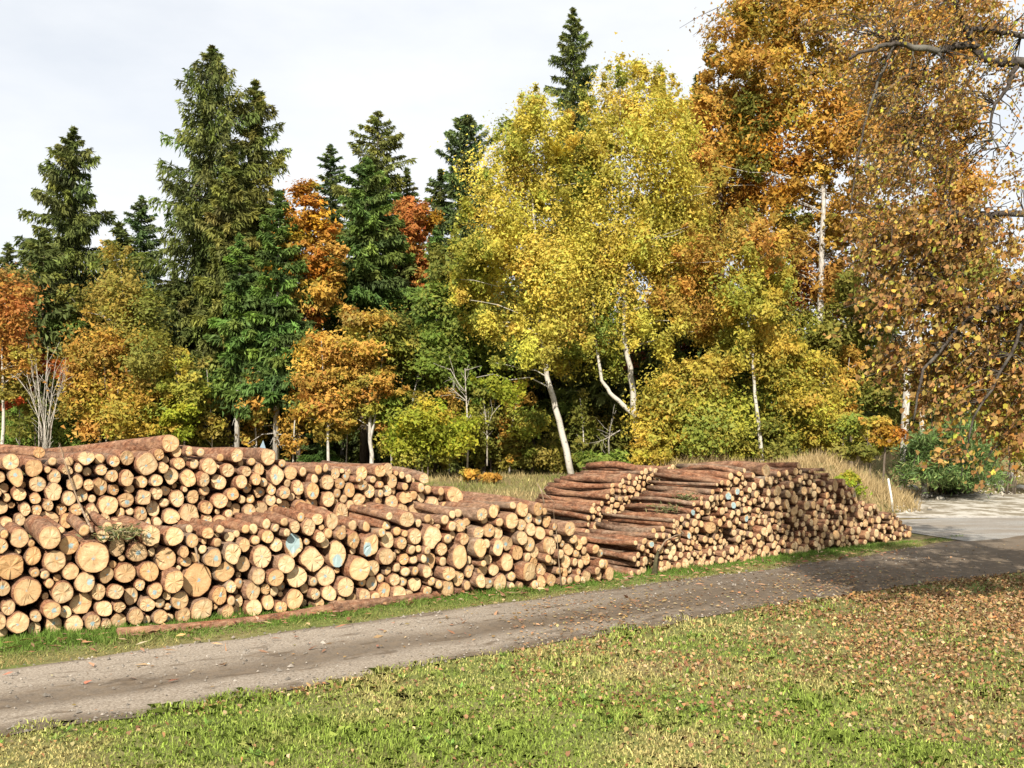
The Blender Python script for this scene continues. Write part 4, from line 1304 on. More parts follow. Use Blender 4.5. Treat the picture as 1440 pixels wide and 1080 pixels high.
broadleaf('aspen_tree', 'tallest yellow aspen with a forked white trunk beside the rear stack', 'tree', AUT, 40,
          [([(905, 648), (895, 600), (890, 545), (880, 490), (876, 400), (872, 250), (872, 120)], .155), ([(893, 585), (862, 557), (846, 535), (838, 480), (832, 400), (845, 300)], .095)],
          [(868, 150, 42, 60), (925, 185, 42, 66), (898, 250, 66, 80), (850, 320, 55, 75), (945, 320, 50, 75), (880, 405, 66, 62), (832, 470, 42, 40, YELGR),
           (962, 420, 38, 55, GOLD), (915, 128, 24, 42), (866, 112, 12, 24, YELGR), (893, 115, 14, 26), (958, 165, 15, 45), (820, 380, 40, 50), (915, 470, 40, 30), (985, 370, 30, 50, GOLD), (862, 520, 24, 18, YELGR), (945, 250, 30, 50), (835, 200, 22, 40, YELGR), (852, 108, 7, 26, YELGR), (875, 92, 7, 22), (905, 100, 7, 24), (930, 105, 7, 24), (948, 125, 7, 24), (966, 150, 8, 30), (826, 130, 10, 34, YELGR), (990, 300, 24, 40, GOLD), (985, 430, 30, 40, GOLD), (900, 340, 50, 50)],
          62000, .115, LEMON, 'bark_birch', 46, lw=.75, shell=.3, plume=True)
broadleaf('young_aspen_tree', 'slender young aspen with a thin white trunk behind the far stack', 'tree', AUT, 39,
          [([(1076, 662), (1066, 590), (1059, 520), (1056, 430), (1054, 330)], .085)],
          [(1052, 350, 42, 45, GOLD), (1050, 420, 55, 50), (1020, 470, 40, 40), (1085, 480, 40, 45), (1035, 330, 25, 30, GOLD), (1075, 390, 35, 40)],
          17000, .13, YEL, 'bark_birch', 24, lw=.75, plume=True)
broadleaf('maple_tree', 'orange maple glowing between the dark spruces', 'tree', AUT, 43.5,
          [([(418, 655), (424, 560), (430, 450), (430, 300)], .10)],
          [(425, 290, 22, 30), (440, 335, 32, 30), (425, 385, 45, 28), (445, 410, 34, 26, GOLD), (400, 455, 26, 16, ORRED), (430, 450, 25, 14, ORRED), (410, 345, 24, 24, ORANGE), (460, 370, 20, 26, GOLD)],
          11000, .17, ORANGE, 'bark_dark', 22, lw=.7, flat=.25)
broadleaf('maple_tree', 'rust red maple crown against the spruces left of the aspens', 'tree', AUT, 49,
          [([(575, 655), (577, 480), (575, 300)], .11)],
          [(573, 305, 20, 24), (568, 345, 28, 28), (585, 380, 22, 26), (600, 310, 14, 26, ORANGE), (560, 320, 14, 20, ORANGE)],
          6500, .18, ORRED, 'bark_dark', 16, lw=.7)
broadleaf('beech_tree', 'layered golden orange beech with pale stem right of the bare spruce trunks', 'tree', AUT, 40,
          [([(524, 662), (520, 600), (516, 540), (520, 450)], .09), ([(521, 620), (532, 560), (538, 500)], .05)],
          [(520, 455, 36, 24), (500, 490, 42, 28, GOLD), (540, 500, 42, 30, YELGR), (515, 540, 50, 24), (490, 570, 36, 18, GOLD), (540, 570, 36, 18, YELGR), (515, 600, 40, 14), (550, 470, 26, 24, OLIVE)],
          13000, .14, GOLD, 'bark_grey', 28, lw=.7, flat=.35)
broadleaf('beech_tree', 'slim golden brown beech with a thin grey stem', 'tree', AUT, 39.5,
          [([(463, 662), (461, 600), (455, 540), (452, 480)], .06)],
          [(450, 490, 24, 22, BROWNOR), (445, 530, 32, 30), (462, 575, 30, 26), (440, 570, 22, 22), (465, 605, 26, 14, BIRCHY)],
          8500, .14, GOLD, 'bark_grey', 20, lw=.7, flat=.25)
broadleaf('birch_tree', 'olive and gold birch with a thin white trunk at the wood edge', 'tree', AUT, 42,
          [([(180, 650), (178, 560), (174, 480), (172, 400), (170, 380)], .075)],
          [(165, 375, 24, 26), (178, 410, 34, 30), (150, 425, 30, 28), (195, 455, 30, 40, OLIVE), (165, 465, 42, 30), (205, 500, 24, 40, OLIVE), (170, 520, 36, 40, BIRCHY)],
          9500, .13, BIRCHY, 'bark_birch', 34, lw=.7, shell=.2, clump=.4, plume=True)
broadleaf('hornbeam_tree', 'round golden orange tree with several pale stems, left of the birch', 'tree', AUT, 40.5,
          [([(150, 655), (150, 600), (146, 500)], .05), ([(144, 655), (138, 590), (130, 520)], .04), ([(157, 655), (164, 600), (166, 540)], .04)],
          [(135, 495, 34, 28, BROWNOR), (150, 535, 46, 40), (125, 560, 32, 30), (165, 575, 30, 34, YEL), (140, 595, 32, 20), (118, 520, 22, 30, BROWNOR), (170, 605, 18, 16, YEL)],
          9000, .14, GOLD, 'bark_birch', 30, lw=.7, clump=.4)
broadleaf('maple_tree', 'yellow green young maple between birch and tall spruce', 'tree', AUT, 41,
          [([(262, 655), (258, 600), (250, 540), (244, 495)], .05), ([(222, 655), (225, 600)], .03)],
          [(242, 510, 24, 22), (250, 550, 32, 26, YELGR), (225, 580, 26, 26), (258, 590, 26, 22, LIME), (200, 600, 22, 18, YEL), (235, 610, 30, 14, YEL)],
          8500, .14, YEL, 'bark_dark', 18, lw=.7)
broadleaf('cherry_tree', 'bright orange cherry tree at the far left edge', 'tree', AUT, 40,
          [([(2, 655), (5, 580), (3, 500), (8, 410)], .075)],
          [(8, 420, 28, 34), (18, 455, 28, 34), (-8, 470, 36, 44), (8, 510, 34, 28, GOLD), (-25, 430, 30, 40), (5, 540, 24, 18, BIRCHY)],
          8500, .14, [(3, (.46, .22, .05)), (2, (.44, .17, .05)), (1, (.42, .29, .06)), (1, (.26, .2, .05))], 'bark_birch', 26, lw=.7, clump=.38)
broadleaf('linden_tree', 'leafy green tree with slim grey stems left of the aspens', 'tree', AUT, 41.5,
          [([(568, 662), (567, 610), (563, 570), (570, 480)], .06), ([(575, 655), (573, 600), (590, 520), (620, 430)], .06)],
          [(640, 400, 40, 40, YELGR), (620, 460, 45, 45), (660, 470, 40, 45), (600, 520, 45, 36), (645, 530, 40, 36), (570, 500, 28, 36, OLIVE), (625, 370, 22, 26, OLIVE), (585, 560, 36, 20, GREEN)],
          14000, .16, GREEN, 'bark_grey', 26, lw=.75)
broadleaf('larch_tree', 'rust and green spiky crown rising right of the aspens', 'tree', AUT, 47,
          [([(1015, 660), (1015, 400), (1012, 200), (1010, 110)], .16)],
          [(998, 95, 12, 30), (1018, 80, 10, 30), (1040, 85, 16, 28), (985, 130, 14, 26), (1010, 145, 36, 36), (1045, 150, 34, 40), (995, 210, 36, 44), (1045, 230, 40, 48), (1010, 300, 44, 44, ORANGE), (990, 355, 30, 30, ORANGE), (1050, 300, 36, 36)],
          22000, .19, BROWNOR, 'bark_dark', 36, lw=.6)
broadleaf('beech_tree', 'huge orange beech with a pale bare trunk behind the far stack', 'tree', AUT, 45,
          [([(1148, 660), (1151, 540), (1154, 430), (1158, 300), (1155, 180), (1150, 30)], .2)],
          [(1100, 20, 50, 40), (1160, 30, 60, 50), (1075, 90, 34, 46), (1120, 110, 56, 50), (1190, 110, 56, 56), (1100, 190, 56, 46, ORANGE), (1165, 200, 60, 40), (1215, 190, 44, 50), (1085, 260, 44, 36, ORANGE), (1130, 250, 30, 24),
           (1200, 270, 36, 36), (1110, 300, 26, 24, OLIVE), (1085, 335, 36, 34), (1120, 350, 26, 30, RUST), (1128, 300, 30, 34, None, 2.5), (1143, 335, 26, 30, RUST, 2.5), (1095, 390, 30, 30, RUST, 2.5), (1135, 280, 22, 26, None, 2.5), (1180, 330, 26, 40, None, 2.5), (990, 200, 24, 60), (1000, 260, 30, 40), (1040, 60, 40, 40), (1065, 20, 30, 40), (1185, 390, 34, 34, RUST), (1175, 310, 24, 30), (1140, 150, 60, 40), (1130, -40, 70, 40), (1060, 180, 30, 60, OLIVE), (1210, -10, 60, 50), (1195, 340, 28, 40)],
          36000, .2, BROWNOR, 'bark_grey', 50, lw=.6, shell=.25)
broadleaf('beech_tree', 'grey stemmed beech half hidden behind the foreground maple', 'tree', AUT, 38,
          [([(1268, 690), (1276, 500), (1284, 300), (1287, 150), (1290, 20)], .15), ([(1300, 690), (1292, 420), (1305, 230), (1320, 120)], .1)],
          [(1290, 60, 60, 60), (1350, 30, 50, 50), (1250, 120, 40, 50), (1330, 150, 46, 46), (1270, 215, 50, 40), (1340, 260, 50, 50), (1250, 310, 46, 46), (1310, 360, 56, 50), (1380, 350, 40, 40), (1370, 420, 50, 50, OLIVE), (1240, 400, 40, 46, OLIVE), (1400, 500, 40, 50, OLIVE), (1450, 450, 40, 60)],
          21000, .19, RUST, 'bark_grey', 40, lw=.6)
broadleaf('beech_tree', 'two slim grey trunks under red foliage right of the young aspen', 'tree', AUT, 47,
          [([(1122, 655), (1128, 480), (1126, 400), (1122, 330)], .13), ([(1100, 655), (1105, 420), (1102, 330)], .1)],
          [(1130, 400, 26, 30, ORRED), (1160, 390, 26, 34, ORRED), (1105, 440, 24, 24, ORRED), (1165, 440, 26, 24, RED), (1190, 400, 24, 30, BROWNOR)],
          6500, .18, ORRED, 'bark_grey', 18, lw=.6)
broadleaf('maple_tree', 'dark red maple glimpsed between the two aspens and the young one', 'tree', AUT, 49,
          [([(945, 660), (945, 560), (948, 440)], .09)],
          [(940, 450, 34, 30), (965, 480, 36, 34, RED), (915, 480, 24, 30), (985, 440, 26, 34, ORANGE), (930, 520, 30, 24)],
          7000, .18, DARKRED, 'bark_dark', 16, lw=.65)
broadleaf('beech_tree', 'shaded olive green tree behind the orange tipped bush', 'tree', AUT, 42,
          [([(1195, 665), (1198, 560), (1205, 450)], .1)],
          [(1205, 440, 40, 40), (1185, 490, 38, 40), (1225, 500, 40, 44), (1205, 550, 40, 34), (1245, 560, 36, 40), (1170, 540, 20, 36)],
          13000, .17, OLIVE, 'bark_dark', 24, lw=.65)

# --- the second rank between the front trees
broadleaf('beech_tree', 'olive brown beech filling the gap left of the linden', 'tree', AUT, 48,
          [([(480, 655), (482, 560), (485, 440)], .1)], [(480, 430, 34, 44, OLIVE), (495, 500, 38, 44), (470, 560, 34, 34, OLIVE), (540, 430, 30, 34, OLIVE)], 7000, .18, BROWNOR, 'bark_grey', 22, lw=.65)
broadleaf('hazel_tree', 'mid green leafy tree deep between linden and leaning aspen', 'tree', AUT, 47,
          [([(690, 655), (692, 580), (695, 480)], .08)], [(690, 500, 44, 44), (730, 540, 40, 40, OLIVE), (660, 560, 40, 36), (710, 590, 44, 26, OLIVE), (640, 440, 34, 40)], 8000, .17, GREEN, 'bark_dark', 20, lw=.7)
broadleaf('beech_tree', 'shaded rust brown beech behind the forked aspen trunk', 'tree', AUT, 50,
          [([(820, 655), (822, 580), (825, 480)], .1)], [(810, 520, 44, 36, OLIVE), (860, 560, 44, 40), (790, 570, 36, 34, OLIVE), (900, 520, 34, 34)], 6500, .18, DARKRED, 'bark_dark', 20, lw=.65)
broadleaf('birch_tree', 'pale olive birch crown behind the golden hornbeam', 'tree', AUT, 47,
          [([(112, 655), (114, 560), (118, 450)], .07)], [(118, 440, 26, 40, OLIVE), (125, 490, 30, 40), (215, 440, 22, 44, OLIVE)], 5500, .16, BIRCHY, 'bark_birch', 18, lw=.7)
broadleaf('maple_tree', 'yellow tinged tree in shade behind the young aspen', 'tree', AUT, 46,
          [([(1070, 655), (1075, 560), (1080, 440)], .08)], [(1085, 440, 40, 40, OLIVE), (1060, 500, 44, 44), (1110, 500, 44, 44, OLIVE), (1150, 480, 36, 44)], 8500, .17, YELGR, 'bark_dark', 20, lw=.7)
for k, (px, top, dp, lab) in enumerate([(196, 520, 41, 'thin pale sapling right of the birch'), (226, 540, 41.5, 'slim sapling under the yellow green maple'), (300, 520, 42.5, 'bare thin stem left of the twin spruce trunks'), (362, 530, 43, 'thin grey stem between the twin spruce trunks'),
                                       (412, 540, 42, 'slim stem right of the twin spruce trunks'), (486, 520, 41.5, 'thin stem between the two golden beeches'), (552, 545, 40.5, 'slender grey stem left of the lime bush'), (585, 560, 41, 'pale thin stem rising from the lime bush'),
                                       (632, 560, 41, 'slim stem left of the dead snag'), (716, 550, 41.5, 'thin stem left of the leaning aspen'), (822, 560, 41.5, 'thin sapling right of the leaning aspen'), (935, 520, 41.5, 'thin stem inside the dense yellow bush'),
                                       (1030, 560, 40, 'slim stem just left of the young aspen'), (1145, 520, 41, 'slender stem in the broad yellow bush'), (1183, 500, 40, 'dark thin stem before the olive green tree'), (28, 520, 41, 'thin stem beside the cherry tree')]):
    lo = rng.uniform(-14, 14)
    broadleaf('sapling', lab, 'tree', 'saplings at the wood edge', dp,
              [([(px, 655), (px + lo * .3, (655 + top) / 2), (px + lo, top)], rng.uniform(.028, .045))],
              [(px + lo, top + 10, 14, 22), (px + lo * .6, top + 45, 18, 22), (px + lo * .3, top + 80, 16, 16)], 900, .15,
              [OLIVE, YELGR, BIRCHY, GOLD, BROWNOR][k % 5], ['bark_grey', 'bark_birch', 'snag'][k % 3], 9, lw=.7, clump=.4)

# --- bushes
def bush(label, px, depth, lobes, n, pal, size=.13, name='leafy_bush', by=660, stems=4, bark='bark_dark', **kw):
    tr = []
    for i in range(stems):
        x = px + rng.uniform(-.35, .35) * lobes[0][2]
        tr.append(([(x, by), (x + rng.uniform(-8, 8), (by + lobes[0][1]) / 2), (x + rng.uniform(-14, 14), lobes[0][1])], .03))
    return broadleaf(name, label, 'bush', SHR, depth, tr, lobes, n, size, pal, bark, 14, lw=.75, **kw)


bush('bright lime yellow bush at the foot of the green linden', 600, 39, [(600, 600, 42, 30), (570, 615, 34, 24), (635, 610, 32, 26), (600, 635, 46, 22, YELGR)], 8500, LIME)
bush('thin olive bush with bare twigs left of the leaning aspen trunk', 680, 41.5, [(675, 600, 28, 30), (660, 630, 30, 24), (700, 640, 26, 18), (680, 570, 20, 20, YELGR)], 5200, OLIVE)
bush('straggly yellow olive bush at the foot of the leaning aspen', 745, 42, [(745, 600, 32, 26, YELGR), (760, 635, 32, 24), (725, 640, 28, 20), (790, 650, 24, 16)], 6000, OLIVE)
bush('dense yellow bush between the forked aspen and the young aspen', 955, 38.5, [(955, 560, 45, 36), (925, 600, 34, 36), (985, 600, 36, 40, YELGR), (945, 635, 44, 24), (990, 530, 30, 30), (915, 640, 30, 18)], 15000, YEL)
bush('yellow green bush behind the crest of the far stack', 1020, 40, [(1020, 590, 34, 40), (1010, 635, 36, 26), (1045, 630, 26, 28)], 9000, YELGR)
bush('broad bright yellow bush right of the young aspen stem', 1125, 39.5, [(1120, 520, 46, 34), (1140, 560, 38, 40), (1100, 570, 34, 40, YELGR), (1130, 610, 44, 30), (1095, 625, 34, 26, OLIVE), (1160, 600, 22, 40)], 16000, YEL)
bush('low orange tipped bush above the dry grass bank', 1228, 36, [(1230, 605, 32, 16, GOLD), (1205, 600, 22, 16, YELGR), (1255, 610, 20, 14, ORANGE), (1225, 622, 34, 12, YELGR), (1215, 640, 40, 12, OLIVE), (1180, 640, 26, 14, OLIVE)], 5000, GOLD, by=650)
bush('dark leafy thicket in the shade under the aspens', 840, 45, [(840, 610, 46, 36), (800, 600, 36, 30), (880, 620, 36, 26)], 6000, OLIVE)
bush('dark bramble thicket behind the bare grey shrub', 60, 44, [(50, 600, 46, 34), (95, 605, 34, 30), (15, 600, 34, 34)], 6500, GREEN)
bush('shaded bush under the bare spruce trunks', 285, 44, [(285, 610, 34, 26), (255, 620, 26, 20)], 4000, OLIVE)
bush('green bush low beside the leaning aspen', 860, 38.5, [(860, 650, 34, 12), (835, 652, 24, 12)], 2800, GREEN)
bush('yellow leaved bush in the gap at the right edge', 1420, 40, [(1420, 580, 40, 40), (1445, 620, 30, 30), (1400, 540, 36, 40)], 7000, YELGR, by=680)
bush('reddish berry bush above the bare grey shrub', 60, 41.5, [(60, 512, 26, 16), (85, 520, 20, 16), (30, 545, 16, 14), (20, 570, 18, 8)], 1700, RED, by=650)
bush('small rusty fern clump at the edge of the clearing', 668, 37, [(665, 668, 24, 7), (690, 672, 18, 6)], 1500, RUST, by=680, name='fern_clump', size=.16)
bush('yellow flowering weed clump on the bank above the far stack', 1202, 31.5, [(1200, 680, 16, 12), (1190, 672, 10, 8)], 1500, LIME, by=695, size=.09, name='weed_clump')


def needle_bush():
    depth = 36.5
    base = ground(1335, 693)
    root = empty('pine_bush', tuple(base)); tag(root, 'feathery blue green pine bush beside the rubble yard', 'bush', SHR)
    mb = MB()
    V_, C_ = [], []
    for i in range(110):
        tx, ty = rng.uniform(1258, 1412), rng.uniform(592, 682)
        if ((tx - 1335) / 80) ** 2 + ((ty - 690) / 102) ** 2 > 1: continue
        tip = at(tx, ty, depth + rng.normal(0, 1.0))
        b0 = base + np.array([rng.normal(0, .35), rng.normal(0, .3), 0])
        limb(mb, b0, tip, .03, .006, .12)
        m_ = 330
        u = rng.uniform(.25, 1.03, m_)
        c = b0 + (tip - b0) * u[:, None]
        c[:, 2] += .12 * np.linalg.norm(tip - b0) * np.sin(u * math.pi)
        c += rng.normal(0, .17, (m_, 3))
        ax = unit((tip - b0)[None] + np.array([0, 0, .4]))
        td = unit(ax * 1.0 + rng.normal(0, .55, (m_, 3)))
        w = unit(np.cross(td, rng.normal(size=(m_, 3))))
        L = rng.uniform(.10, .2, m_)
        V_.append(diamonds(c, td, w, L, L * .13))
        C_.append(pick_colors([(3, (.13, .20, .06)), (2, (.18, .25, .08)), (1, (.09, .14, .045))], m_, .2))
    mb.build('stem', M['bark_dark'], root, org=base)
    link('crown', fast_mesh('crown', np.concatenate(V_) - base, 4, np.concatenate(C_)), M['needle'], root)


needle_bush()


def bare_tree(name, label, cat, base_px, depth, stems, mat, group=None):
    b = at(*base_px, depth); b[2] = float(height(b[0], b[1]))
    root = empty(name, tuple(b)); tag(root, label, cat, group)
    trunk = MB(); tw = MB()
    for pts, r0 in stems:
        P3 = [at(x, y, depth + rng.normal(0, .25) * (i > 0)) for i, (x, y) in enumerate(pts)]
        if pts[0][1] >= base_px[1] - 2:
            P3[0][2] = b[2] - .1
        n = len(P3)
        trunk.tube(P3, [r0 * (1 - .75 * i / (n - 1)) for i in range(n)], 6, bump=.08)
        for i in range(1, n):
            for q in range(4):
                a = P3[i - 1] + (P3[i] - P3[i - 1]) * rng.random()
                d = unit(P3[i] - P3[i - 1] + rng.normal(0, .45, 3) * np.linalg.norm(P3[i] - P3[i - 1]))
                limb(tw, a, a + d * rng.uniform(.3, 1.0), r0 * .3, .005, 0, 4)
    trunk.build('trunk', M[mat], root, org=b)
    tw.build('twig', M[mat], root, org=b)
    return root


st = []
for i in range(11):
    x0 = 62 + rng.uniform(-9, 9)
    x1 = 62 + (i - 5) * 7.5
    st.append(([(x0, 650), (x0 + (x1 - x0) * .25, 600), (x0 + (x1 - x0) * .6, 555), (x1 + rng.uniform(-6, 6), 492 + abs(i - 5) * 6 + rng.uniform(0, 16))], .02))
bare_tree('bare_shrub', 'leafless pale grey shrub with many upright stems at the left', 'bush', (62, 650), 39.5, st, 'snag')
bare_tree('dead_snag', 'pale dead snag with broken forked limbs left of the leaning aspen', 'tree', (657, 660), 40,
          [([(657, 660), (658, 600), (655, 550), (654, 518)], .05), ([(656, 553), (645, 540), (633, 518)], .03), ([(657, 565), (645, 555), (634, 545)], .03),
           ([(685, 655), (685, 610), (680, 560)], .035), ([(686, 600), (692, 582)], .02)], 'snag')
bare_tree('bare_sapling', 'thin leafless sapling standing in the clearing by the rear stack', 'tree', (1008, 662), 38, [([(1008, 662), (1006, 620), (1001, 575)], .03)], 'snag')
bare_tree('bare_sapling', 'dead twiggy sapling right of the forked aspen', 'tree', (858, 655), 41, [([(872, 605), (850, 618), (838, 622)], .02), ([(858, 655), (856, 620), (860, 590)], .02)], 'snag')

# --- foreground maple, its trunk beyond the right edge of the picture
def maple_leaf_shape():
    a = [(0, -.50), (.20, -.36), (.44, -.30), (.40, -.05), (.52, .14), (.28, .22), (.03, .56), (-.25, .24), (-.50, .20), (-.38, -.02), (-.46, -.26), (-.18, -.38)]
    return np.array([(x, y, .55 * abs(x) + .25 * math.sin(5 * x + 3 * y) * .3 - .6 * y * y) for x, y in a])


ML = maple_leaf_shape()
ML8 = ML[[0, 2, 4, 5, 6, 7, 8, 10]]
MAPLE = [(4, (.34, .20, .07)), (3, (.42, .27, .09)), (3, (.25, .14, .055)), (2, (.46, .33, .07)), (1, (.40, .38, .06)), (.7, (.40, .18, .05))]


def maple():
    Y0 = 11.6
    base = np.array([8.6, 11.4, 0.0]); base[2] = float(height(base[0], base[1]))
    root = empty('maple_tree', tuple(base))
    tag(root, 'foreground maple whose brown leafed branches hang in from the right edge', 'tree')
    mb = MB(); bb = MB()
    mb.tube([base + (0, 0, -.2), base + (0, 0, 1.2), base + (-.05, .05, 3), base + (-.1, .1, 5), base + (0, .1, 8)], [.36, .30, .26, .2, .1], 12, bump=.06)
    def br(pts, r0, r1, dy=0):
        P3 = [at(x, y, Y0 + dy + (d if True else 0)) for x, y, d in pts]
        n = len(P3)
        dense = []
        for i in range(n - 1):
            for q in range(4):
                dense.append(P3[i] + (P3[i + 1] - P3[i]) * q / 4 + rng.normal(0, .015, 3))
        dense.append(P3[-1])
        m_ = len(dense)
        bb.tube(dense, [r0 + (r1 - r0) * i / (m_ - 1) for i in range(m_)], 7, bump=.12)
        return dense
    net = []
    net += br([(1720, 250, -.2), (1560, 150, 0), (1438, 89, 0), (1402, 87, 0), (1380, 80, 0), (1369, 63, 0), (1360, 38, 0), (1338, -5, .1), (1320, -60, .1)], .075, .022, -.3)
    net += br([(1364, 63, 0), (1318, 71, -.1), (1258, 60, -.2), (1229, 67, -.3), (1193, 84, -.3)], .05, .014, -.3)
    net += br([(1700, 100, 0), (1500, 55, .1), (1416, 47, .2), (1380, 43, .1), (1366, 40, 0)], .04, .025, -.3)
    net += br([(1427, 93, 0), (1422, 113, -.1), (1400, 144, -.1), (1391, 176, -.1), (1404, 207, -.1)], .032, .008, -.3)
    net += br([(1700, 420, 0), (1560, 330, .1), (1440, 300, .2), (1340, 300, .2), (1250, 340, .2), (1215, 400, .1)], .06, .012)
    net += br([(1700, 520, 0), (1560, 430, -.2), (1450, 420, -.2), (1360, 450, -.2), (1300, 520, -.3), (1285, 590, -.3)], .05, .01)
    net += br([(1450, 420, -.2), (1420, 500, -.3), (1370, 590, -.3), (1352, 670, -.3)], .025, .006)
    net += br([(1560, 430, 0), (1500, 520, .2), (1430, 600, .2), (1390, 640, .2)], .03, .006)
    net += br([(1340, 300, .2), (1290, 380, 0), (1255, 470, 0)], .02, .006)
    net += br([(1258, 60, -.2), (1230, 130, -.2), (1205, 220, -.2), (1195, 300, -.2)], .02, .006)
    net += br([(1318, 71, 0), (1290, 120, 0), (1270, 200, 0)], .02, .006)
    mb.build('trunk', M['bark_maple'], root, org=base)
    bb.build('branch', M['bark_maple'], root, org=base)
    net = np.array(net)
    lobes = [(1255, 40, 70, 45, .8), (1335, 35, 66, 52, .7), (1405, 30, 46, 40, .75), (1420, 110, 30, 40, .5), (1385, 90, 36, 40, .6), (1240, 120, 44, 50, .7), (1295, 140, 66, 55, 1), (1350, 130, 36, 48, .8), (1266, 230, 50, 52, .9), (1320, 230, 50, 55, .9),
             (1252, 320, 40, 50, 1), (1305, 330, 62, 55, 1.1), (1385, 320, 58, 45, 1.1), (1270, 410, 50, 45, 1.1), (1345, 420, 58, 52, 1.2), (1420, 420, 48, 55, 1.2), (1300, 500, 46, 46, 1.1), (1375, 500, 56, 50, 1.2),
             (1432, 520, 40, 50, 1.1), (1300, 560, 26, 22, .8), (1350, 560, 36, 24, .7), (1355, 635, 9, 34, 1.0), (1422, 590, 30, 34, 1.1), (1412, 625, 12, 14, .8), (1415, 190, 30, 40, .4), (1430, 250, 20, 16, .6),
             (1085, 5, 30, 10, .5), (1020, 10, 16, 8, .7), (1180, 40, 40, 34, .5),
             (1520, 60, 80, 70, .8), (1520, 220, 70, 80, .8), (1520, 360, 80, 80, 1), (1530, 500, 80, 80, 1), (1660, 150, 90, 100, .9), (1660, 380, 90, 100, .9), (1800, 250, 90, 130, .8), (1400, -120, 120, 70, .8), (1560, -140, 120, 80, .8), (1720, -100, 120, 100, .8), (1270, -80, 90, 50, .8), (1700, -280, 120, 90, .6)]
    C3, W3 = [], []
    twig = MB()
    for x, y, rx, ry, dens in lobes:
        k = Y0 / F
        n = int(rx * ry * (.42 if -60 < x - rx < 1440 and y + ry > 0 else .22) * dens)
        c0 = at(x, y, Y0 + rng.normal(0, .25))
        m_ = max(3, n // 22)
        cc = c0 + unit(rng.normal(size=(m_, 3))) * (rng.random((m_, 1)) ** .5) * np.array([rx * k, (rx + ry) * .5 * k * 1.1, ry * k])
        dirs = unit(np.array([-.62, -.1, -.42]) + rng.normal(0, .42, (m_, 3)))
        ln = rng.uniform(.25, .62, m_)
        for q, dq, lq in zip(cc, dirs, ln):
            i = int(np.argmin(np.linalg.norm(net - q, axis=1) + .6 * np.clip(q[2] - net[:, 2], 0, None)))
            dn = np.linalg.norm(net[i] - q)
            if rng.random() < .9 and dn < 1.3:
                limb(twig, net[i], q, .007, .004, .05, 4, .15)
            twig.tube([q, q + dq * lq * .5 + (0, 0, -.02), q + dq * lq + (0, 0, -.07)], [.0045, .0035, .002], 4, cap=False)
        wh = rng.integers(0, m_, n)
        uu = rng.random((n, 1))
        C3.append(cc[wh] + dirs[wh] * (ln[wh][:, None] * uu) + np.array([0, 0, -.07]) * uu ** 2 + rng.normal(0, 1, (n, 3)) * np.array([.055, .055, .05]))
    C3 = np.concatenate(C3)
    n = len(C3)
    twig.build('twig', M['bark_maple'], root, org=base)
    # leaves hang: blade tip down-ish, faces scattered
    t = unit(rng.normal(0, .5, (n, 3)) + np.array([-.5, -.1, -.7]))
    nr = unit(np.cross(t, rng.normal(size=(n, 3))))
    w = np.cross(t, nr)
    size = rng.uniform(.045, .09, n)
    size = size * (1 - .38 * sstep(3.6, 6.4, C3[:, 2]))
    size = size * np.where((720 + F * C3[:, 0] / C3[:, 1] > 1480) | (C3[:, 2] > 7.8), 2.0, 1.0)      # unseen leaves beyond the edge oversized to thicken the crown's cast shadow
    curl = rng.uniform(.22, .9, n)          # many leaves are half rolled up
    col = pick_colors(MAPLE, n, .2)
    # rank the leaves by size, with some jitter
    keep = np.argsort(-(size * (1 + .3 * rng.random(n))))
    px = 720 + F * C3[:, 0] / C3[:, 1]
    inview = (px > 1000) & (px < 1440) & (C3[:, 2] < 7.2)
    big = [i for i in keep if inview[i]][:300]
    isbig = np.zeros(n, bool); isbig[big] = True
    Lv = (w[:, None] * (ML8[None, :, 0, None] * curl[:, None, None]) + t[:, None] * ML8[None, :, 1, None] + nr[:, None] * (ML8[None, :, 2, None] * (1.6 - curl[:, None, None]))) * size[:, None, None]
    allv = C3[:, None] + Lv
    rest = ~isbig
    me = fast_mesh('leaves', allv[rest] - base, 8, col[rest])
    o = link('leaves', me, M['leaf'], root); o['kind'] = 'stuff'
    # the largest leaves are parts of their own; a few shared blades in each colour
    blades = []
    for c_ in [(.34, .20, .07), (.42, .27, .09), (.26, .145, .055), (.48, .34, .07), (.42, .40, .06), (.40, .19, .05)]:
        for cu in (.3, .5, .8):
            v = np.stack([ML[:, 0] * cu, ML[:, 1], ML[:, 2] * (1.6 - cu)], -1)
            bm_ = fast_mesh('leaf', v, 12, np.array([c_])); bm_.materials.append(M['leaf'])
            blades.append(bm_)
    wts = np.array([4, 3, 3, 2.5, 1.2, 1]); wts /= wts.sum()
    for i in big:
        o = bpy.data.objects.new('leaf', blades[int(rng.choice(6, p=wts)) * 3 + int(rng.integers(0, 3))])
        COL.objects.link(o)
        o.parent = root
        mt = np.eye(4); mt[:3, 0] = w[i] * size[i]; mt[:3, 1] = t[i] * size[i]; mt[:3, 2] = nr[i] * size[i]; mt[:3, 3] = C3[i] - base
        o.matrix_local = Matrix(mt.tolist())


maple()

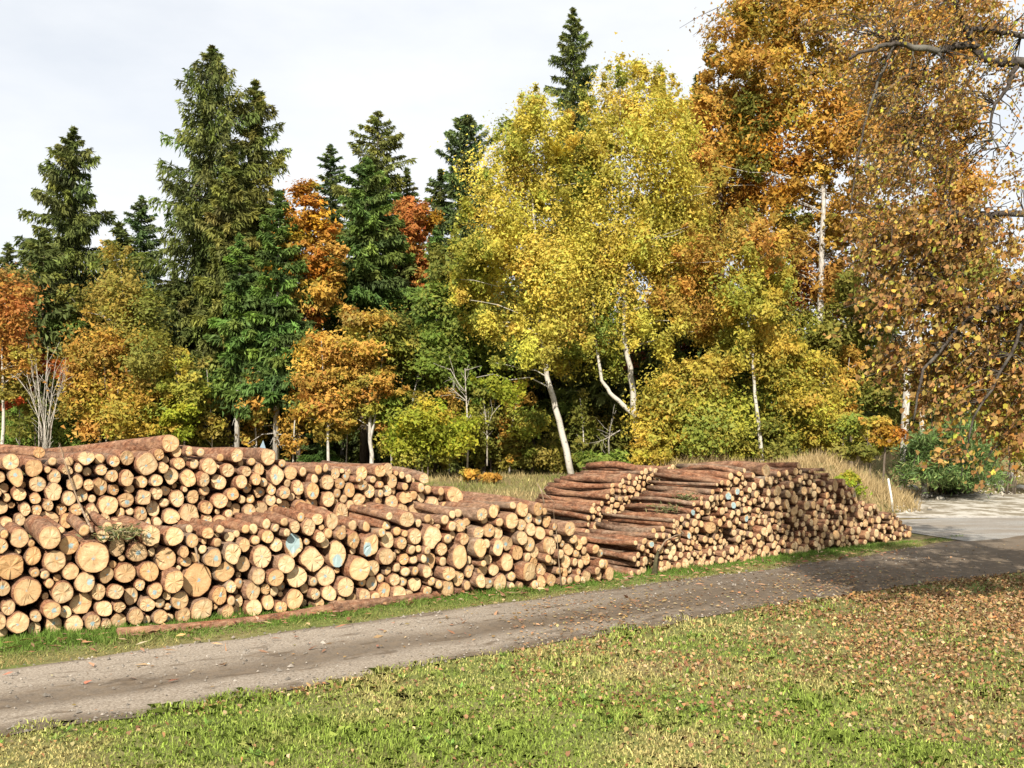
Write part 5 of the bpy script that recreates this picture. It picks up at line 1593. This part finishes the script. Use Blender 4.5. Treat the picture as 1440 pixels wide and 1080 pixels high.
# ------------------------------------------------------------------ grass, litter, bank
def blades(name, label, n_try, region, dens_fn, hgt, wid, col_fn, lean=.5, zoff=0, corners=3):
    x, y = region(n_try)
    k = rng.random(len(x)) < dens_fn(x, y)
    x, y = x[k], y[k]
    n = len(x)
    z = height(x, y) + zoff
    h = hgt(x, y) * rng.uniform(.45, 1.3, n)
    a = rng.uniform(0, 6.28, n)
    b = rng.uniform(0, 6.28, n)
    ln = lean * rng.random(n) ** .7
    w = wid(x, y)
    p = np.stack([x, y, z], -1)
    side = np.stack([np.cos(a), np.sin(a), np.zeros(n)], -1) * w[:, None]
    dr = np.stack([np.cos(b), np.sin(b), np.zeros(n)], -1)
    mid = p + dr * (h * ln * .3)[:, None] + np.array([0, 0, 1.]) * (h * .6)[:, None]
    tip = p + dr * (h * ln * 1.1)[:, None] + np.array([0, 0, 1.]) * (h * (1 - .45 * ln))[:, None]
    v = np.stack([p - side, p + side, mid + side * .6, tip, mid - side * .6] if corners == 5 else [p - side, p + side, tip], 1)
    me = fast_mesh(name, v, corners, col_fn(x, y))
    return tag(link(name, me, M['grass']), label, kind='stuff')


def mixc(a, b, t):
    return np.asarray(a) * (1 - t[:, None]) + np.asarray(b) * t[:, None]


def lawn_region(n):
    # distance-weighted scatter over the lawn in front of the track
    d = 5.2 / (1 - rng.random(n) * .80)          # denser near the camera
    th = rng.uniform(-.75, .68, n)
    return d * np.sin(th), d * np.cos(th)


def lawn_density(x, y):
    s = x * U[0] + y * U[1]; v = x * V[0] + y * V[1]
    lo, hi = track_edges(s)
    edge = lo + .10 + .45 * (vnoise(s * 2.2, v * 2.2, 21) - .5)
    ok = (v < edge) & (y < 22) & ~((y > 18.4) & (x > 9))
    leafy = sstep(.5, 5.5, x - 0.22 * (18 - y)) * sstep(7.5, 10.5, y)
    return ok * (.95 - .5 * leafy) * (.55 + .6 * vnoise(x * 2.2, y * 2.2, 22))


def lawn_color(x, y):
    n1 = vnoise(x * .8, y * .8, 23); n2 = vnoise(x * 3.1 + 3, y * 3.1, 24)
    n3 = vnoise(x * 7.3, y * 7.3, 26)
    t = np.clip(.75 * (n1 - .38) * 2.0 + .8 * (n2 - .5) + .5 * (n3 - .5) + sstep(0, 6, x) * .42 + rng.normal(0, .2, len(x)), 0, 1)
    c = mixc((.25, .325, .06), (.50, .42, .175), t * .95)
    return c * np.exp(rng.normal(0, .28, (len(x), 1)))


blades('lawn_grass', 'short mown grass with dry patches in front of the track', 340000, lawn_region, lawn_density,
       lambda x, y: .028 + .075 * vnoise(x * 2.3, y * 2.3, 25) ** 3, lambda x, y: .0032 + .00028 * y, lawn_color, 1.25, corners=5)


def verge_region(n):
    s = rng.uniform(-14, 22, n); v = rng.uniform(10.9, 13.6, n)
    return uv2xy(s, v)


def verge_density(x, y):
    s = x * U[0] + y * U[1]; v = x * V[0] + y * V[1]
    lo, hi = track_edges(s)
    e = hi - .03 + .4 * (vnoise(s * 1.8, v * 1.8, 31) - .5)
    ok = (v > e)
    # lush strip close under the logs, thin brown strip by the track
    face = np.where(s < 7.5, 12.85, 12.75 + (s - 7.5) * .09)
    return ok * np.clip(.35 + (v - e) * .9, 0, 1) * (v < face + .25) * (.5 + .6 * vnoise(x * 2.5, y * 2.5, 32))


def verge_color(x, y):
    s = x * U[0] + y * U[1]; v = x * V[0] + y * V[1]
    lo, hi = track_edges(s)
    t = np.clip(.9 - (v - hi) * 1.1 + .8 * (vnoise(x * 1.6, y * 1.6, 33) - .45) - sstep(3, 9, s) * .5 + rng.normal(0, .15, len(x)), 0, 1)
    return mixc((.125, .205, .035), (.34, .27, .11), t) * np.exp(rng.normal(0, .2, (len(x), 1)))


blades('verge_grass', 'bright green verge grass along the foot of the stacks', 220000, verge_region, verge_density,
       lambda x, y: (.045 + .10 * vnoise(x * 2.5, y * 2.5, 34) ** 2) * (.55 + .6 * sstep(.2, 1.0, (x * V[0] + y * V[1]) - track_edges(x * U[0] + y * U[1])[1])), lambda x, y: .0075 + 0 * x, verge_color, 1.1)


def field_region(n):
    y = rng.uniform(15, 44, n); x = rng.uniform(-1.0, .42, n) * y
    return x, y


def field_density(x, y):
    s = x * U[0] + y * U[1]; v = x * V[0] + y * V[1]
    return (v > 14.5) * (x < 10.5) * ((x < 9) | (y > 30)) * (.4 + .6 * vnoise(x, y, 41))


def field_color(x, y):
    t = np.clip(vnoise(x * .5, y * .5, 42) * 1.2 + rng.normal(0, .15, len(x)) - .05, 0, 1)
    return mixc((.17, .19, .05), (.38, .29, .14), t) * np.exp(rng.normal(0, .22, (len(x), 1)))


blades('meadow_grass', 'rough brownish meadow grass in the clearing behind the stacks', 95000, field_region, field_density,
       lambda x, y: .16 + .16 * vnoise(x * .8, y * .8, 43), lambda x, y: .02 + 0 * x, field_color, .8)


def bank_region(n):
    x = rng.uniform(4.5, 15.5, n); y = rng.uniform(29, 41, n)
    return x, y


def bank_density(x, y):
    b = np.exp(-((x - 10.6) / 3.2) ** 2 - ((y - 35.2) / 3.4) ** 2)
    return np.clip(b * 1.6, 0, 1) * (.5 + .5 * vnoise(x * 1.2, y * 1.2, 51)) * (x - .32 * y < 2.9) * (y > 30.5)


def bank_color(x, y):
    t = np.clip(vnoise(x * .9, y * .9, 52) + rng.normal(0, .2, len(x)), 0, 1)
    return mixc((.30, .22, .10), (.50, .38, .20), t) * np.exp(rng.normal(0, .2, (len(x), 1)))


blades('tall_dry_grass', 'tall straw coloured dry grass on the bank behind the far stack', 46000, bank_region, bank_density,
       lambda x, y: .32 + .38 * vnoise(x * .8, y * .8, 53), lambda x, y: .014 + 0 * x, bank_color, .7)


def edge_region(n):
    y = rng.uniform(38, 50, n); x = rng.uniform(12, 34, n)
    return x, y


blades('bank_grass', 'dry grass on the slope beyond the rubble yard', 16000, edge_region, lambda x, y: (y > 40.6 + .4 * np.sin(x)) * (.3 + .7 * vnoise(x * .7, y * .7, 61)),
       lambda x, y: .25 + .3 * vnoise(x, y, 62), lambda x, y: .016 + 0 * x, lambda x, y: mixc((.22, .2, .07), (.48, .36, .2), np.clip(vnoise(x * .4, y * .4, 63) * 1.4, 0, 1)) * np.exp(rng.normal(0, .2, (len(x), 1))), .8)

# broad-leaved weeds in the lawn: small rosettes
def rosettes():
    V_, C_ = [], []
    for i in range(260):
        x, y = lawn_region(1); x, y = float(x[0]), float(y[0])
        v = x * V[0] + y * V[1]; s = x * U[0] + y * U[1]
        if v > float(track_edges(s)[0]) - .1 or y > 15: continue
        m_ = int(rng.integers(6, 13)); z = float(height(x, y))
        a = rng.uniform(0, 6.28, m_); L = rng.uniform(.02, .048, m_)
        td = np.stack([np.cos(a), np.sin(a), rng.uniform(.25, 1.0, m_)], -1); td = unit(td)
        w = unit(np.cross(td, np.array([0, 0, 1.0])))
        c = np.array([x, y, z + .015]) + td * L[:, None]
        V_.append(diamonds(c, td, w, L, L * .28)); C_.append(pick_colors([(2, (.15, .24, .045)), (1, (.20, .27, .06))], m_, .2))
    o = link('weed_leaves', fast_mesh('weed_leaves', np.concatenate(V_), 4, np.concatenate(C_)), M['grass'])
    tag(o, 'low green weed rosettes dotted through the lawn', kind='stuff')


rosettes()

# fallen leaves
LITTER = [(4, (.25, .145, .06)), (4, (.32, .20, .09)), (3, (.16, .085, .038)), (2, (.38, .28, .145)), (.4, (.32, .14, .05))]


def litter():
    x, y = lawn_region(170000)
    rr, th = 8.5 / (1 - rng.random(150000) * .55), rng.uniform(.0, .62, 150000)
    x = np.concatenate([x, rr * np.sin(th)]); y = np.concatenate([y, rr * np.cos(th)]); n = len(x)
    s = x * U[0] + y * U[1]; v = x * V[0] + y * V[1]
    lo, hi = track_edges(s)
    leafy = sstep(1.0, 6.0, x - 0.30 * (16 - y)) * sstep(8.0, 11.5, y)
    edge = np.exp(-((v - lo + .15) / .35) ** 2) * .35
    d = .018 + .68 * leafy + edge * .35 + .05 * sstep(-3, 4, x)
    d = np.where(v > lo, np.where(v < hi + .5, .005 + .13 * sstep(4, 9, s) * (1 - sstep(13, 18, s)) * (1.2 - (v - lo) / 2.4), .012), d)
    d = np.where((v > hi + .5), .012 * (v < 12.8), d)
    d = np.where((x > 7) & (v > 9.6), d + .22 * np.exp(-((y - 20.5) / 1.2) ** 2), d)
    k = (rng.random(n) < d * (.15 + 1.5 * vnoise(x * 1.1, y * 1.1, 71) * vnoise(x * 3.3, y * 3.3, 72) * 1.6)) & (y < 23)
    x, y, v, lo = x[k], y[k], v[k], lo[k]
    n = len(x)
    onroad = v > lo
    z = np.where(onroad, .055, height(x, y) + rng.uniform(.015, .045, n))
    nr = unit(rng.normal(0, .65, (n, 3)) + np.array([0, -.1, 1.0]))
    nr = np.where(onroad[:, None], unit(rng.normal(0, .16, (n, 3)) + np.array([0, 0, 1.0])), nr)
    t = unit(np.cross(nr, rng.normal(size=(n, 3)))); w = np.cross(nr, t)
    size = rng.uniform(.022, .052, n) * (1 + .12 * (y - 8) * .3)
    cu = rng.uniform(.25, .85, n)
    cu = np.where(onroad, np.maximum(cu, .6), cu)
    zs = np.where(onroad, .25, .9)
    Lv = (w[:, None] * (ML8[None, :, 0, None] * cu[:, None, None]) + t[:, None] * ML8[None, :, 1, None] + nr[:, None] * (ML8[None, :, 2, None] * zs[:, None, None])) * size[:, None, None]
    pos_ = np.stack([x, y, z], -1)
    col = pick_colors(LITTER, n, .22)
    me = fast_mesh('fallen_leaves', pos_[:, None] + Lv, 8, col)
    tag(link('fallen_leaves', me, M['litter']), 'brown and tan autumn leaves scattered over lawn, verge and track', kind='stuff')


litter()

# ------------------------------------------------------------------ small things
def post():
    b = ground(1257, 720); t = at(1249, 673, b[1])
    root = empty('marker_post', tuple(b)); tag(root, 'leaning slim white marker post at the corner of the rubble yard', 'post')
    mb = MB(); mb.tube([b - (0, 0, .2), b + (t - b) * .5, t], [.034, .034, .031], 8); mb.build('shaft', M['white_paint'], root, org=b)


post()


def rocks():
    spots = [(1283, 690, .28, 'pale rock nearest the dry grass bank by the yard'), (1300, 700, .2, 'small pale rock at the yard corner under the pine bush'),
             (1394, 682, .42, 'largest white rock on the slope right of the pine bush'), (1420, 672, .3, 'white rock above the largest one on the slope'),
             (1322, 703, .16, 'little stone in front of the pine bush'), (1436, 688, .22, 'pale rock at the right edge of the yard'), (1272, 702, .22, 'pale rock low beside the marker post'),
             (1407, 690, .18, 'small stone just below the largest white rock')]
    for px, py, r, lab in spots:
        p = ground(px, py)
        me = bpy.data.meshes.new('rock')
        import bmesh
        bm_ = bmesh.new()
        bmesh.ops.create_icosphere(bm_, subdivisions=2, radius=1)
        for v in bm_.verts:
            k = 1 + .3 * (rng.random() - .5)
            v.co = Vector((v.co.x * 1.3 * k, v.co.y * .9 * k, v.co.z * .65 * k)) * r
        bm_.to_mesh(me); bm_.free()
        o = link('rock', me, M['rock']); o.location = (p[0], p[1], p[2] + r * .25); o.rotation_euler = (0, 0, rng.uniform(0, 6))
        tag(o, lab, 'rock', 'pale rocks round the rubble yard')
    # rubble: crushed stone
    V_, C_ = [], []
    n = 2600
    x = rng.uniform(11.8, 30, n); y = rng.uniform(30, 41.5, n)
    c = (rng.random(n) < np.exp(-((y - 40.2) / .9) ** 2) * .8 + np.exp(-((x - .40 * y + .6) / .9) ** 2) * .7) & (x > .385 * y)
    x, y = x[c], y[c]; n = len(x)
    p = np.stack([x, y, np.maximum(height(x, y), .03) + .02], -1)
    sz = rng.uniform(.03, .12, n)
    for dz in (0,):
        t = unit(rng.normal(size=(n, 3)) * np.array([1, 1, .2])); w = unit(np.cross(t, np.array([0, 0, 1.]) + rng.normal(0, .3, (n, 3)))); u_ = np.cross(w, t)
        top = p + u_ * (sz * np.sign(u_[:, 2]) * .8)[:, None]
        q = [p + t * sz[:, None], p + w * sz[:, None], p - t * sz[:, None], p - w * sz[:, None]]
        for i in range(4):
            V_.append(np.stack([q[i], q[(i + 1) % 4], top], 1)); C_.append(np.tile((.36, .32, .26), (n, 1)) * np.exp(rng.normal(0, .25, (n, 1))))
    o = link('rubble', fast_mesh('rubble', np.concatenate(V_), 3, np.concatenate(C_)), M['litter'])
    tag(o, 'crushed pale stones along the edge of the yard', kind='stuff')


rocks()


def debris():
    """loose stones and torn bark on the track and verge"""
    V_, C_ = [], []
    n = 7000
    sa = rng.uniform(-8, 19, n) ; t_ = rng.random(n)
    lo, hi = track_edges(sa)
    keep = rng.random(n) < (.25 + .75 * np.exp(-((t_ - .02) / .1) ** 2) + .75 * np.exp(-((t_ - .98) / .1) ** 2) + .3 * np.exp(-((t_ - .62) / .1) ** 2))
    sa, t_, lo, hi = sa[keep], t_[keep], lo[keep], hi[keep]
    x, y = uv2xy(sa, lo + (hi - lo) * t_); n = len(x)
    p = np.stack([x, y, .018 + .03 * (1 - (2 * t_ - 1) ** 2)], -1)
    sz = rng.uniform(.006, .022, n) * np.where(rng.random(n) < .06, 1.8, 1)
    t = unit(rng.normal(size=(n, 3)) * np.array([1, 1, .1])); w = unit(np.cross(np.array([0, 0, 1.]), t) + rng.normal(0, .15, (n, 3)))
    top = p + np.array([0, 0, 1.]) * (sz * .8)[:, None] + t * (sz * .2)[:, None]
    q = [p + t * sz[:, None], p + w * (sz * .8)[:, None], p - t * sz[:, None], p - w * (sz * .8)[:, None]]
    col = np.tile((.20, .175, .145), (n, 1)) * np.exp(rng.normal(0, .3, (n, 1)))
    for i in range(4):
        V_.append(np.stack([q[i], q[(i + 1) % 4], top], 1)); C_.append(col)
    o = link('track_gravel', fast_mesh('track_gravel', np.concatenate(V_), 3, np.concatenate(C_)), M['litter'])
    tag(o, 'loose small stones on the worn track', kind='stuff')
    n = 1500
    sa = rng.uniform(-8, 18, n); v = np.where(rng.random(n) < .75, rng.normal(12.45, .3, n), rng.normal(11.2, .8, n))
    x, y = uv2xy(sa, v)
    p = np.stack([x, y, height(x, y) + np.where(v > 11.9, .05, .055)], -1)
    t = unit(rng.normal(size=(n, 3)) * np.array([1, 1, .15])); w = unit(np.cross(np.array([0, 0, 1.]), t) + rng.normal(0, .3, (n, 3)))
    L = rng.uniform(.02, .09, n)
    o = link('bark_scraps', fast_mesh('bark_scraps', diamonds(p, t, w, L, L * rng.uniform(.15, .4, n)), 4, pick_colors([(3, (.22, .11, .06)), (2, (.34, .2, .11)), (1, (.45, .33, .18))], n, .25)), M['litter'])
    tag(o, 'torn bark strips and wood chips strewn along the verge', kind='stuff')


debris()


def sticks():
    def st(name, label, cat, pts, Y, r, mat='twig', off=None, forks=2):
        P3 = [at(x, y, Yk) for (x, y), Yk in zip(pts, Y)]
        if off: P3[0][2] = max(0, P3[0][2])
        b = P3[0].copy()
        root = empty(name, tuple(b)); tag(root, label, cat)
        mb = MB(); n = len(P3)
        mb.tube(P3, [r * (1 - .7 * i / (n - 1)) for i in range(n)], 6, bump=.1)
        tw = mb
        for i in range(forks):
            a = P3[-2] + (P3[-1] - P3[-2]) * rng.random()
            limb(tw, a, a + unit(P3[-1] - P3[-2] + rng.normal(0, .25, 3)) * rng.uniform(.15, .4), r * .4, r * .12, 0, 4)
        mb.build('stem', M[mat], root, org=b)
    def fd(px, off=0, out=.12):      # depth of the near face at x, a little in front of the ends
        p, _ = on_plane(px, 700, PA, off - out); return p[1]
    st('dead_branch', 'thin dead branch leaning against the upper tier of the near stack', 'branch', [(130, 748), (110, 705), (99, 675), (92, 652), (88, 640)], [fd(130, 0), fd(110, OFFD), fd(99, OFFD), fd(92, OFFD), fd(88, OFFD)], .016)
    st('stick', 'short reddish stick jutting out over the giant butt', 'stick', [(275, 770), (277, 781), (280, 792)], [fd(275, 0, .05), fd(277, 0, .12), fd(280, 0, .22)], .018, forks=0)
    st('dead_branch', 'slender dry stem standing before the right part of the near stack', 'branch', [(789, 824), (785, 780), (783, 752), (779, 728)], [fd(789, 0, .25)] * 4, .010)
    st('dead_branch', 'pale twig sticking up behind the crest of the near stack', 'branch', [(765, 708), (762, 692), (756, 680)], [16.6, 16.6, 16.7], .018)
    def fc(px, out=.1):
        p, _ = on_plane(px, 700, PC, -out); return p[1]
    st('dead_branch', 'curved dead branch hanging across the left part of the far stack', 'branch', [(926, 775), (936, 760), (950, 753), (962, 750)], [fc(926), fc(936), fc(950), fc(962)], .018)
    st('mossy_stake', 'dark mossy stake leaning against the left foot of the far stack', 'stake', [(920, 808), (922, 790), (926, 772)], [fc(920, .15), fc(922), fc(926, .05)], .06, 'moss', forks=0)
    # little tilted blue sheet behind the crest
    a = at(367, 640, 19); 
    v = [at(359, 644, 19), at(378, 644, 19.2), at(370, 619, 19.1), at(368, 642, 19.5)]
    me = bpy.data.meshes.new('folded_tarp'); me.from_pydata([tuple(p) for p in v], [], [(0, 1, 2), (1, 3, 2), (3, 0, 2), (0, 3, 1)])
    tag(link('folded_tarp', me, M['blue_tarp']), 'small peaked pale blue tarp showing behind the log crest', 'tarp')


sticks()


def sprigs():
    for px, py, Y, nn, lab in [(168, 749, None, 260, 'torn green spruce sprig lying on the crest of the lower tier'), (975, 700, 18.6, 320, 'green spruce brush lying on the bark of the far stack'), (940, 715, 18.3, 160, 'small brush tuft on the long logs of the far stack')]:
        if Y is None:
            Y = on_plane(px, py, PA, -.06)[0][1]
        c0 = at(px, py, Y)
        root = empty('spruce_sprig', tuple(c0)); tag(root, lab, 'sprig', 'torn spruce sprigs on the logs')
        c = rng.normal(0, 1, (nn, 3)) * np.array([.14, .12, .04])
        td = unit(rng.normal(0, .6, (nn, 3)) + np.array([-.7, 0, .1])); w = unit(np.cross(td, rng.normal(size=(nn, 3))))
        L = rng.uniform(.03, .07, nn)
        link('needles', fast_mesh('needles', diamonds(c, td, w, L, L * .2), 4, pick_colors([(2, (.12, .13, .05)), (1, (.2, .17, .08))], nn, .2)), M['needle'], root)
        mb = MB(); mb.tube([(.3, 0, -.02), (0, 0, .02), (-.3, .05, .03)], [.01, .008, .003], 5); mb.build('stem', M['twig'], root)


sprigs()
